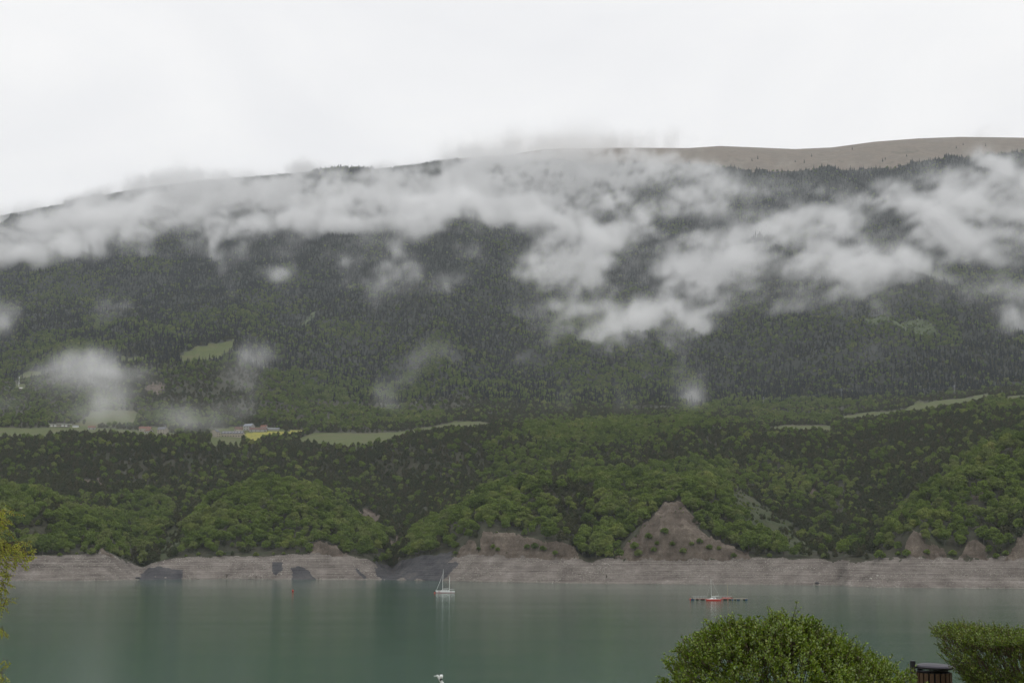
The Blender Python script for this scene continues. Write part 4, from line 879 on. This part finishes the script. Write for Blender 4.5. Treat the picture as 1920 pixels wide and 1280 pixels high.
for i in (0, 1):
    for k, (dx, dz) in enumerate(((-2.4, 17.5), (2.4, 17.5), (-3, 15.5), (3, 15.5))):
        A_, B_ = pts[i]+Vector((dx, 0, dz)), pts[i+1]+Vector((dx, 0, dz))
        P_ = [A_.lerp(B_, s/14)-Vector((0, 0, 5*4*(s/14)*(1-s/14))) for s in range(15)]
        tag(MB().tube(P_, .06, 4).build('power_cable', m_wire), '%s cable of the %s power line span' % (('upper near', 'upper far', 'lower near', 'lower far')[k], ('left', 'right')[i]), 'cable', 'power line cables')

# ------------------------------------------------------------------ stones and dead wood on the drawdown bank
m_stone = leaf_material('stone', [(.17, .15, .13), (.26, .235, .205), (.36, .335, .30), (.20, .18, .155), (.48, .45, .41), (.11, .10, .09)], 0., nscale=1.)
w_ = np.where((fc == K_BANK) & (np.abs(fx/fy) < .42), 1., 0)*np.where(ft < 1, 0, 1)
cellr = 2.4*(.2+ramp(fbm(fx/14, fy/5, seed=120), -.2, .4))
cnt = rng.poisson(w_*dA*cellr); ci, cj = np.nonzero(cnt); k = cnt[ci, cj]; ci = np.repeat(ci, k); cj = np.repeat(cj, k); a, b = rng.random(len(ci)), rng.random(len(ci))
sx_, sy_, sz_ = bil(GX), bil(GY), bil(GZ); ns_ = len(sx_); print('STONES', ns_)
me = bpy.data.meshes.new('bank_stones'); me.vertices.add(ns_); me.vertices.foreach_set('co', np.stack([sx_, sy_, sz_], 1).astype(np.float32).ravel())
ss_ = .13+.26*rng.random(ns_)**3
for nm, arr in (('sc', ss_), ('rz', rng.uniform(0, 6.28, ns_))):
    q = me.attributes.new(nm, 'FLOAT', 'POINT'); q.data.foreach_set('value', arr.astype(np.float32))
so_ = link(bpy.data.objects.new('bank_stones', me)); tag(so_, kind='stuff')
g = bpy.data.node_groups.new('bank_stones', 'GeometryNodeTree')
g.interface.new_socket('Geometry', in_out='INPUT', socket_type='NodeSocketGeometry'); g.interface.new_socket('Geometry', in_out='OUTPUT', socket_type='NodeSocketGeometry')
N, L = g.nodes, g.links; gi, go = N.new('NodeGroupInput'), N.new('NodeGroupOutput')
ic = N.new('GeometryNodeMeshIcoSphere'); ic.inputs['Radius'].default_value = 1; ic.inputs['Subdivisions'].default_value = 1
tf = N.new('GeometryNodeTransform'); tf.inputs['Scale'].default_value = (1.3, .95, .7); sm_ = N.new('GeometryNodeSetMaterial'); sm_.inputs['Material'].default_value = m_stone
ip = N.new('GeometryNodeInstanceOnPoints'); m2 = N.new('GeometryNodeMeshToPoints'); cx = N.new('ShaderNodeCombineXYZ')
def na_(nm):
    q = N.new('GeometryNodeInputNamedAttribute'); q.data_type = 'FLOAT'; q.inputs['Name'].default_value = nm; return q.outputs['Attribute']
for a_, b_ in ((ic.outputs[0], tf.inputs[0]), (tf.outputs[0], sm_.inputs[0]), (sm_.outputs[0], ip.inputs['Instance']), (gi.outputs[0], m2.inputs[0]), (m2.outputs[0], ip.inputs['Points']),
               (na_('sc'), ip.inputs['Scale']), (na_('rz'), cx.inputs[2]), (na_('rz'), cx.inputs[0]), (cx.outputs[0], ip.inputs['Rotation']), (ip.outputs[0], go.inputs[0])): L.new(a_, b_)
so_.modifiers.new('scatter', 'NODES').node_group = g; me.materials.append(m_stone)
m_dead = material('driftwood', (.05, .04, .033), .9, [(.08, .065, .05)], 3)
for i, (x, y, hh, lb) in enumerate(((425, 1082, 2.2, 'dark upright tree stump at the waterline near the middle of the left bank'), (480, 1083, 1.3, 'forked dark stump by the water left of the shale patch'), (489, 1084, .8, 'low dark snag by the water just beside the forked stump'),
                               (597, 1086, .7, 'small black snag at the waterline below the rounded spur'), (1137, 1083, 1.7, 'leaning bare branch stuck in the gravel below the tall bare cliff'))):
    q = ground_hit(x, y, 1.02); mb = MB(); rg = random.Random(i+5); mb.tube([(0, 0, -.3), (.1, 0, hh*.5), (.3, .1, hh)], [.3, .24, .08], 6)
    for k in range(5): a_ = rg.uniform(0, 6.28); z = hh*rg.uniform(.2, .8); mb.tube([(.1, 0, z), (.1+math.cos(a_)*hh*.35, math.sin(a_)*hh*.3, z+hh*.2), (.1+math.cos(a_)*hh*.5, math.sin(a_)*hh*.5, z+hh*rg.uniform(.1, .5))], [.1, .07, .03], 5)
    tag(mb.build('tree_stump' if 'branch' not in lb else 'dead_branch', m_dead), lb, 'dead wood').location = q
for i, (x, y, r_, lb, c) in enumerate(((310, 1083, .75, 'pale boulder at the waterline by the left shale patch', m_stone), (291, 1081, .5, 'smaller pale boulder left of the bigger one by the shale patch', m_stone), (1633, 1085, .8, 'bright stone block on the gravel of the right spur', m_stone),
                                    (1645, 1079, .7, 'pale block lying uphill of the bright stone on the right spur', m_stone), (258, 1084, 1.6, 'dark rock wedge at the water edge beside the left gully', m_shale), (1532, 1094, 1.2, 'dark rock at the waterline right of the red boat', m_shale))):
    q = ground_hit(x, y, 1.02); bmm = bmesh.new(); bmesh.ops.create_icosphere(bmm, subdivisions=2, radius=r_)
    rg = random.Random(i)
    for v in bmm.verts: v.co *= rg.uniform(.75, 1.15); v.co.z *= .7
    me = bpy.data.meshes.new('boulder'); bmm.to_mesh(me); me.materials.append(c); o = link(bpy.data.objects.new('boulder', me)); o.location = q; tag(o, lb, 'rock')

# ------------------------------------------------------------------ boats
def on_water(px, py):
    u, e = ray(px, py); Y = -CAMZ/float(e); return Vector((float(u)*Y, Y, 0))
m_hullw = material('white_gelcoat', (.80, .81, .80), .25, spec=.5)
m_red = material('red_paint', (.55, .035, .02), .35, spec=.5)
m_redline = material('dark_red_stripe', (.25, .02, .03), .5)
m_black = material('black_rubber', (.012, .012, .014), .6)
m_blue = material('blue_float', (.04, .10, .30), .5)
m_deck = material('deck_boards', (.42, .36, .30), .8, [(.34, .29, .24)], 3)
m_alu = material('mast_aluminium', (.62, .62, .60), .35, metal=.4)
m_sail = material('sailcloth', (.75, .75, .72), .8)
def hull(L, Bm, free, draft, sheer=.15, stern=.8, z0=0.):
    """lofted hull, bow towards -x"""
    st, V, F = 15, [], []
    prof = [(0., -1.), (.35, -.86), (.7, -.5), (.93, .1), (1., 1.)]
    for i in range(st):
        t = i/(st-1); x = -L/2+L*t; w = Bm/2*min(1, (t*2.1)**.62 if t < .48 else 1)*(1 if t < .55 else 1-(1-stern)*((t-.55)/.45)**1.5)+.02
        top = free*(1+sheer*(1-t)**2*2); bot = -draft*(1-abs(t-.5)**2*2.8)
        ring = [(x-(.25*(top) if i == 0 else 0)*max(0, h), s*w*a, z0+(bot*-h if h < 0 else top*h)) for s in (-1, 1) for a, h in (prof[::-1] if s < 0 else prof)]
        V += ring
    n = 10
    for i in range(st-1):
        for k in range(n-1): F.append((i*n+k, i*n+k+1, (i+1)*n+k+1, (i+1)*n+k))
    F.append(tuple(range(n))[::-1]); F.append(tuple((st-1)*n+k for k in range(n)))
    dk = [(i*n, (i+1)*n, (i+1)*n+9, i*n+9) for i in range(st-1)]
    return V, F+dk
p = on_water(835, 1110.5)
ys = empty('sailing_yacht', p, R(3), label='white two-masted yacht moored alone with sails down', category='sailboat')
V, F = hull(8.9, 2.3, .85, .5); mesh_obj('hull', V, F, m_hullw, ys)
V, F = hull(9.0, 2.36, .16, .1); mesh_obj('waterline_stripe', V, F, m_redline, ys)
MB().box((-2.9, -1.02, .55), (.9, .1, .26)).build('name_stripe', m_redline, ys); MB().box((2.6, -1.08, .55), (.5, .06, .2)).build('name_stripe', m_redline, ys)
MB().box((-.2, 0, 1.02), (3.6, 1.4, .34)).build('cabin', m_hullw, ys)
for k in range(4): MB().box((-1.4+.8*k, -.72, 1.04), (.4, .05, .14)).build('window', m_glassdark, ys)
mm = MB().tube([(-1.35, 0, .8), (-1.25, 0, 5.5), (-1.0, 0, 10.3)], [.13, .12, .09], 8).build('mast', m_alu, ys)
MB().box((-1.2, 0, 6.2), (.06, 1.8, .06)).build('spreader', m_alu, mm); MB().tube([(-1.0, 0, 10.3), (-.9, 0, 11.)], .03, 4).build('aerial', m_alu, mm)
mz = MB().tube([(1.85, 0, .8), (1.95, 0, 4.5), (2.05, 0, 7.6)], [.15, .13, .10], 8).build('mast', m_alu, ys)
MB().tube([(1.9, -.05, 5.), (2.0, -.05, 7.)], .13, 6).build('furled_sail', m_sail, mz)
MB().tube([(-4.25, 0, 1.), (-2.6, 0, 5.0), (-1.25, 0, 8.7)], [.07, .08, .03], 6).build('forestay', m_sail, ys)
MB().tube([(-1.2, 0, 1.75), (1.5, 0, 1.85)], .11, 6).build('boom', m_sail, ys); MB().tube([(2.0, 0, 1.6), (4.2, 0, 1.7)], .08, 6).build('boom', m_alu, ys)
for s in (-1, 1):
    MB().tube([(-1.1, s*1.05, .9), (-1.18, s*.85, 6.2), (-1.02, 0, 10.1)], .02, 3).build('shroud', m_alu, ys)
    MB().tube([(2., s*1.0, .9), (2.04, 0, 7.4)], .02, 3).build('shroud', m_alu, ys)
MB().box((-4.75, 0, .35), (.5, .5, .9)).build('outboard_motor', m_black, ys)
bf = MB(); bf.tube([(0, 0, -.3), (0, 0, .0), (0, 0, .35)], [.2, .4, .2], 8)
tag(bf.build('mooring_buoy', m_red), 'small red mooring buoy at the bow of the white yacht', 'buoy').location = on_water(815, 1111)
bb = bmesh.new(); bmesh.ops.create_uvsphere(bb, u_segments=14, v_segments=9, radius=.48)
me = bpy.data.meshes.new('float'); bb.to_mesh(me); me.materials.append(m_red); by = empty('marker_buoy', on_water(549, 1108.5), label='lone red ball buoy far out on open water', category='buoy')
o = link(bpy.data.objects.new('float', me)); o.parent = by; o.location = (0, 0, .42); MB().tube([(0, 0, .85), (0, 0, 1.25)], .06, 6).build('ring_post', m_red, by)
# pontoon
p = on_water(1348, 1124); pt = empty('floating_pontoon', p, 0, label='long floating pontoon with wooden deck on blue and black floats', category='pontoon')
LP = 23.6; fl = [(-11.2, 1.8, m_blue), (-9., 1., m_black), (-6.8, 1.6, m_black), (-4.4, 1.1, m_blue), (.6, .9, m_blue), (2.6, 1.4, m_black), (4.6, 1.0, m_black), (5.6, .6, m_blue), (6.7, .7, m_black), (8., 1.2, m_blue), (10.4, .8, m_black), (11.3, 1., m_blue)]
for x, w, mm_ in fl: MB().tube([(x-w/2, 0, .12), (x+w/2, 0, .12)], .34, 10).build('float', mm_, pt)
nb = 59
bd = MB().box((0, 0, 0), (.36, 2.2, .07)).build('board', m_deck, pt); bd.location = (-LP/2+.2, 0, .56)
for k in range(1, nb):
    q = bd.copy(); link(q); q.parent = pt; q.location = (-LP/2+.2+.4*k, 0, .56)
MB().box((-4.9, -1.12, .46), (9., .06, .14)).build('fascia', m_redline, pt); MB().box((2.2, -1.12, .46), (4., .06, .14)).build('fascia', m_redline, pt); MB().box((7.8, -1.12, .46), (7., .06, .14)).build('fascia', m_deck, pt)
MB().box((-11.95, 0, .3), (.3, 1.6, .55)).build('end_bumper', m_red, pt)
for x0, x1, n in ((-10.8, -5.2, 6), (-1.5, 4.4, 6)):
    for s in (-1, 1):
        MB().tube([(x0, s*1.05, 1.6), (x1, s*1.05, 1.6)], .028, 5).build('rail', m_metal, pt); MB().tube([(x0, s*1.05, 1.1), (x1, s*1.05, 1.1)], .02, 5).build('rail', m_metal, pt)
        for k in range(n): x = x0+(x1-x0)*k/(n-1); MB().tube([(x, s*1.05, .55), (x, s*1.05, 1.6)], .03, 5).build('rail_post', m_metal, pt)
for x in (-11.1, 5.2, 5.7): MB().tube([(x, -.9, .5), (x, -.9, 1.15)], [.16, .12], 8).build('bollard', m_wood, pt)
# red boat in front of it
p = on_water(1338, 1125.4); rb = empty('cabin_sailboat', p, R(-2), label='red sailboat with white cabin tied alongside the pontoon', category='sailboat')
V, F = hull(6.2, 2.0, .55, .35); mesh_obj('hull', [(-x, y, z) for x, y, z in V], [f[::-1] for f in F], m_red, rb)
MB().box((0, 0, .66), (5.4, 1.5, .08)).build('deck', m_hullw, rb)
cb = MB(); cb.add([(-1.9, -.6, .7), (1.1, -.65, .7), (1.1, .65, .7), (-1.9, .6, .7), (-.6, -.45, 1.25), (.8, -.5, 1.3), (.8, .5, 1.3), (-.6, .45, 1.25)], [(3, 2, 1, 0), (4, 5, 6, 7), (0, 1, 5, 4), (1, 2, 6, 5), (2, 3, 7, 6), (3, 0, 4, 7)])
cb = cb.build('cabin', m_hullw, rb); MB().box((.1, -.62, .98), (.9, .12, .16)).build('window', m_glassdark, cb)
MB().tube([(-.85, 0, .7), (-.95, 0, 8.8)], [.07, .05], 7).build('mast', m_alu, rb); MB().tube([(-.9, 0, 1.75), (2.1, .1, 1.9)], .09, 6).build('boom', m_sail, rb)
MB().tube([(-2.9, 0, .7), (-.95, 0, 8.4)], .018, 3).build('forestay', m_alu, rb); MB().tube([(2.9, 0, .7), (-.95, 0, 8.7)], .018, 3).build('backstay', m_alu, rb)
p = on_water(1364, 1121.5); db = empty('sailing_dinghy', p, 0, label='small dinghy with a thin yellowish mast moored behind the pontoon', category='dinghy')
V, F = hull(4.6, 1.5, .4, .15); mesh_obj('hull', V, F, m_red, db); MB().tube([(.1, 0, .2), (.05, 0, 6.1)], [.055, .035], 6).build('mast', material('varnished_spar', (.45, .36, .16), .5), db); MB().tube([(.1, 0, 1.), (1.9, 0, 1.05)], .05, 5).build('boom', m_alu, db)
# dinghy laid up on the near bank: only its leaning masthead rises into view
base = at(1004, 1574, 60); head = at(820.5, 1265.5, 60); ax_ = (head-base); Lm = ax_.length
dz = empty('beached_sailboat', base, 0, label='beached sailboat whose leaning white masthead with wind vane rises from the bottom edge', category='sailboat')
tilt = math.atan2(ax_.x, ax_.z)
Rm = Matrix.Rotation(tilt, 4, 'Y'); dz.matrix_world = Matrix.Translation(base) @ Rm
V, F = hull(5.6, 2.0, .6, .4); mesh_obj('hull', [(y, x, z+.1) for x, y, z in V], [f[::-1] for f in F], m_hullw, dz)
ms = MB().tube([(0, 0, .3), (0, 0, Lm-.35), (0, 0, Lm)], [.075, .06, .045], 10).build('mast', m_hullw, dz)
MB().tube([(.04, -.02, Lm-.25), (.24, -.02, Lm-2.)], [.02, .03], 6).build('forestay_foil', m_sail, ms); MB().tube([(.24, -.02, Lm-2.), (.9, -1.5, .6)], .03, 6).build('forestay_foil', m_sail, ms)
inv = dz.matrix_world.inverted()
w2 = lambda px, py, d=0.: inv @ at(px, py, 60+d)
MB().tube([w2(813.4, 1266.8), w2(820.5, 1266.2)], [.012, .035], 6).build('wind_vane', m_hullw, dz)
MB().tube([w2(820.2, 1266.2), w2(819.8, 1264.0)], [.04, .03], 6).build('vane_post', m_hullw, dz)
a_, b_ = w2(824.2, 1267.6), w2(830.6, 1267.4); MB().tube([a_, a_.lerp(b_, .12), a_.lerp(b_, .88), b_], [.045, .085, .085, .04], 10).build('masthead_float', m_hullw, dz)
MB().tube([w2(821.5, 1267.5), a_], .015, 5).build('float_bracket', m_hullw, dz)
a_ = w2(826.2, 1273.4, -.1); MB().tube([a_-Vector((.04, 0, 0)), a_+Vector((.04, 0, 0))], .045, 8).build('pulley', m_black, dz)
MB().box((0, 0, .05), (2.2, 1.2, .2)).build('cradle', m_wood, dz)

# ------------------------------------------------------------------ garden shrubs, bin and overhanging tree
m_privet = leaf_material('shrub_leaves', [(.04, .07, .010), (.13, .22, .016), (.21, .30, .024), (.07, .12, .012), (.28, .33, .035), (.16, .24, .018)], .3, .05, .35, nscale=5, by_leaf=22)
m_hedge = leaf_material('clipped_shrub_leaves', [(0.035, 0.061, 0.009), (0.115, 0.193, 0.015), (0.184, 0.264, 0.021), (0.061, 0.105, 0.011), (0.246, 0.290, 0.030), (0.140, 0.211, 0.016)], .3, .05, .35, nscale=5, by_leaf=22)
m_willow = leaf_material('overhanging_leaves', [(.20, .26, .035), (.38, .44, .05), (.30, .35, .045), (.42, .34, .055), (.34, .43, .055), (.36, .25, .05)], .5, .04, .4, nscale=6, by_leaf=30)
m_twig = material('twig_bark', (.07, .05, .035), .9, [(.11, .08, .055)], 20)
def shoot_leaves(base, d, L, nl, ll, rng, V, F, TW, droop=0.):
    """a shoot with pairs of pointed leaves folded along the midrib"""
    base = np.asarray(base); d = d/np.linalg.norm(d); up = np.array([0, 0, 1.])
    s = np.cross(d, up+rng.normal(0, .4, 3)); s /= np.linalg.norm(s)+1e-9; w = np.cross(s, d)
    TW.append((base-d*L*.3, base+d*L))
    for i in range(nl):
        t = (i//2+.5)/(nl/2)*1.02; sg = 1 if i % 2 else -1; rot_ = (i//2) % 2
        side = (s if rot_ == 0 else w)*sg
        ld = side*.8+d*(.55+.5*t)+rng.normal(0, .22, 3)+up*(.1-droop); ld /= np.linalg.norm(ld)
        nrm = np.cross(ld, np.cross(d, ld)+rng.normal(0, .3, 3)); nrm /= np.linalg.norm(nrm)+1e-9; b_ = np.cross(nrm, ld)
        l_ = ll*rng.uniform(.65, 1.2)*(1-.25*t); wd = l_*.30; p0 = base+d*L*t*.95
        n = len(V)
        V += [p0, p0+ld*l_*.45+b_*wd+nrm*wd*.35, p0+ld*l_, p0+ld*l_*.45-b_*wd+nrm*wd*.35]
        F += [(n, n+1, n+2), (n, n+2, n+3)]
def twig_mesh(name, TW, r, parent, mat):
    m = MB()
    for a_, b_ in TW: m.tube([tuple(a_), tuple(b_)], [r, r*.5], 3, False)
    return m.build(name, mat, parent)
def dome_radius(th, ph, prof): return prof(th, ph)
def shrub(name, c, prof, n, ll, label, seed, stems, shell=.32, mat=None):
    """c: base centre; prof(az, t) -> (radius, height) of the clipped outline at height parameter t"""
    rng = np.random.default_rng(seed); r = empty(name, c, label=label, category='shrub'); V, F, TW = [], [], []
    for i in range(n):
        az = rng.uniform(0, 2*math.pi); t = rng.uniform(0, 1); R0, H0 = prof(az, t)
        k = 1-shell*rng.random()**1.7; lump = 1+.08*math.sin(az*5+t*9)+.07*math.sin(az*13-t*17)*(seed == 5)+.05*math.sin(az*23+t*31)
        lz = 1+.12*math.sin(az*3+1)*math.sin(t*6+az*2) if t > .3 and seed == 5 else 1
        R0 *= k*lump; H0 = (H0*(1-.3*(1-k)) if t > .6 else H0)*lz
        nrm = np.array([math.cos(az)*(1-t*.75), math.sin(az)*(1-t*.75), .35+t*.9])+rng.normal(0, .33, 3)
        stick = rng.uniform(1.3, 1.9) if rng.random() < (.05 if seed == 5 else .02) and t > .25 else 1
        shoot_leaves(np.array([math.cos(az)*R0, math.sin(az)*R0, H0]), nrm, rng.uniform(.07, .15)*stick, int(rng.integers(8, 14)), ll, rng, V, F, TW)
    mesh_obj('foliage', np.array(V), np.array(F), mat or m_privet, r)
    twig_mesh('twigs', TW, .004, r, m_twig)
    rg = random.Random(seed)
    for i in range(stems):
        az = rg.uniform(0, 6.28); t = rg.uniform(.2, 1); R0, H0 = prof(az, t); k = rg.uniform(.7, .95)
        P_ = [(math.cos(az)*.1, math.sin(az)*.1, -.05), (math.cos(az)*R0*k*.38, math.sin(az)*R0*k*.38, H0*.45), (math.cos(az+.1)*R0*k, math.sin(az+.1)*R0*k, H0*.97)]
        MB().tube(P_, [.018, .012, .004], 5).build('stem', m_twig, r)
    return r
c = at(1468, 1280, 14.5); gzl = near_ground(0, 14.5)
H1 = at(1480, 1190, 14.5).z-gzl
def prof_dome(az, t):
    hw = 1.22+.16*math.cos(az-math.pi)*0
    ang_ = t*math.pi/2; z = H1*(.25+.75*math.sin(ang_)**.9); rr = hw*math.cos(ang_)**.62*(1+.05*math.sin(3*az))
    if math.cos(az) > 0: rr *= 1.+.18*math.cos(az)*(1-t); z *= 1-.13*math.cos(az)*(1-t)*1
    return rr, z
shrub('garden_shrub', (c.x, 14.5, gzl), prof_dome, 5200, .046, 'rounded loose green shrub with reddish twigs left of the litter bin', 5, 40)
c = at(1958, 1280, 15.6); gzr = near_ground(0, 15.6); H2 = at(1850, 1188, 15.6).z-gzr
def prof_umb(az, t):
    R1 = 1.0
    if t > .55:
        q = (t-.55)/.45; return R1*math.sqrt(max(0, 1-q*q))*1.0+.02, H2*(.965+.035*math.sin(az*3))
    if t > .38: q = (t-.38)/.17; return R1*(.93+.07*math.sin(q*3.14)), H2*(.73+.235*q)
    q = t/.38; return R1*(.50+.43*q), H2*(.42+.31*q)
shrub('garden_shrub', (c.x, 15.6, gzr), prof_umb, 5200, .034, 'flat-topped clipped shrub flaring out over bare stems right of the litter bin', 9, 60, shell=.3, mat=m_hedge)
# little side spray at the left foot of the rounded shrub
rngs = np.random.default_rng(77)
# litter bin
m_slat = material('bin_slat_wood', (.13, .08, .045), .8, [(.085, .052, .03), (.19, .12, .07)], 14, bump=.004)
m_steel = material('bin_steel', (.07, .066, .08), .45, metal=.9)
m_binblack = material('bin_liner', (.012, .012, .014), .6)
bc = at(1750, 1280, 17); zb = near_ground(0, 17); ztop = at(1750, 1242, 17).z; Hb = ztop-zb
bn = empty('litter_bin', (bc.x, 17, zb), label='slatted brown wooden litter bin with dark metal hood between the two shrubs', category='litter bin')
RB = .195
MB().box((-.235, .0, Hb*.5+.01), (.05, .06, Hb+.03)).build('post', m_steel, bn)
MB().tube([(.01, 0, Hb*.15), (.01, 0, Hb-.10)], [RB*.8, RB*.93], 20).build('liner', m_binblack, bn)
sl0 = None
for k in range(19):
    a_ = 2*math.pi*k/19
    if sl0 is None:
        sl0 = MB().box((0, 0, 0), (.045, .016, Hb*.80)).build('slat', m_slat, bn); q = sl0
    else: q = sl0.copy(); link(q); q.parent = bn
    q.location = (.012+math.cos(a_)*RB*1.0, math.sin(a_)*RB*1.0, Hb*.10+Hb*.40); q.rotation_euler = Euler((0, .045*0, a_+math.pi/2))
def ring(R0, z, r0, n=28, tiltx=0., sx=0.): return [(sx+.01+math.cos(2*math.pi*k/n)*R0, math.sin(2*math.pi*k/n)*R0, z+math.cos(2*math.pi*k/n)*tiltx) for k in range(n+1)]
for z in (.2, .72): MB().tube(ring(RB+.012, Hb*z, 0), .008, 5).build('hoop', m_steel, bn)
MB().tube(ring(RB*.95, Hb-.075, 0, tiltx=.016), .014, 6).build('rim', m_steel, bn)
# domed hood on short struts
hd = MB(); n = 28; Vh = []; rings = [(.225, -.035), (.228, -.012), (.21, .004), (.15, .018), (.06, .026)]
for rr, z in rings: Vh += [(.02+math.cos(2*math.pi*k/n)*rr, math.sin(2*math.pi*k/n)*rr, Hb+z-.006*math.cos(2*math.pi*k/n)-.03) for k in range(n)]
Fh = [(i*n+k, i*n+(k+1) % n, (i+1)*n+(k+1) % n, (i+1)*n+k) for i in range(len(rings)-1) for k in range(n)]+[tuple((len(rings)-1)*n+k for k in range(n)), tuple(range(n))[::-1]]
hd.add(Vh, Fh); hd.build('hood', m_steel, bn)
for a_ in (.2, 2.3, 4.2): MB().tube([(.01+math.cos(a_)*RB*.9, math.sin(a_)*RB*.9, Hb*.8), (.01+math.cos(a_)*RB*.9, math.sin(a_)*RB*.9, Hb-.05)], .01, 5).build('strut', m_binblack, bn)
# tree at the left edge, only its outer sprays in view
tb = at(-330, 1280, 14); tz0 = near_ground(0, 14); lt = empty('overhanging_tree', (tb.x, 14, tz0), label='tree with drooping yellow-green and orange sprays hanging in at the left edge', category='tree')
O = Vector((tb.x, 14, tz0)); loc = lambda px, py, Y: at(px, py, Y)-O
MB().tube([(0, 0, -.2), (.05, 0, 1.2), (.1, .1, 2.4), (-.1, .2, 4.2)], [.16, .13, .1, .06], 10).build('trunk', m_bark, lt)
V, F, TW = [], [], []; rg = np.random.default_rng(15)
SPR = [(-60, 1000, 60, 60, 130), (4, 985, 22, 26, 34), (14, 1032, 34, 26, 70), (44, 1036, 20, 16, 26), (5, 1070, 16, 36, 36), (8, 1115, 10, 24, 18), (26, 1022, 20, 14, 16), (0, 1177, 10, 8, 8), (2, 1255, 12, 18, 13), (-80, 1100, 50, 90, 160), (-160, 950, 80, 120, 160), (-60, 1230, 40, 40, 60), (-4, 960, 12, 16, 16), (-280, 900, 120, 120, 160)]
for cxp, cyp, rx, ry, n in SPR:
    if cxp > -120:
        tipv = loc(cxp-5, cyp-ry*.3, 14); MB().tube([(.1, .05, 2.), (tipv*.5+Vector((0, 0, 1.15))), tuple(tipv)], [.03, .016, .005], 5).build('branch', m_twig, lt)
    for i in range(n):
        q = rg.normal(0, .5, 2).clip(-1, 1); P0 = loc(cxp+rx*q[0], cyp+ry*q[1], 14+rg.normal(0, .22))
        d = np.array([rg.normal(.25, .5), rg.normal(0, .5), rg.normal(-.45, .4)])
        shoot_leaves(np.array(P0), d, rg.uniform(.06, .14), int(rg.integers(9, 15)), .030, rg, V, F, TW, droop=.35)
mesh_obj('foliage', np.array(V), np.array(F), m_willow, lt); twig_mesh('twigs', TW, .003, lt, m_twig)
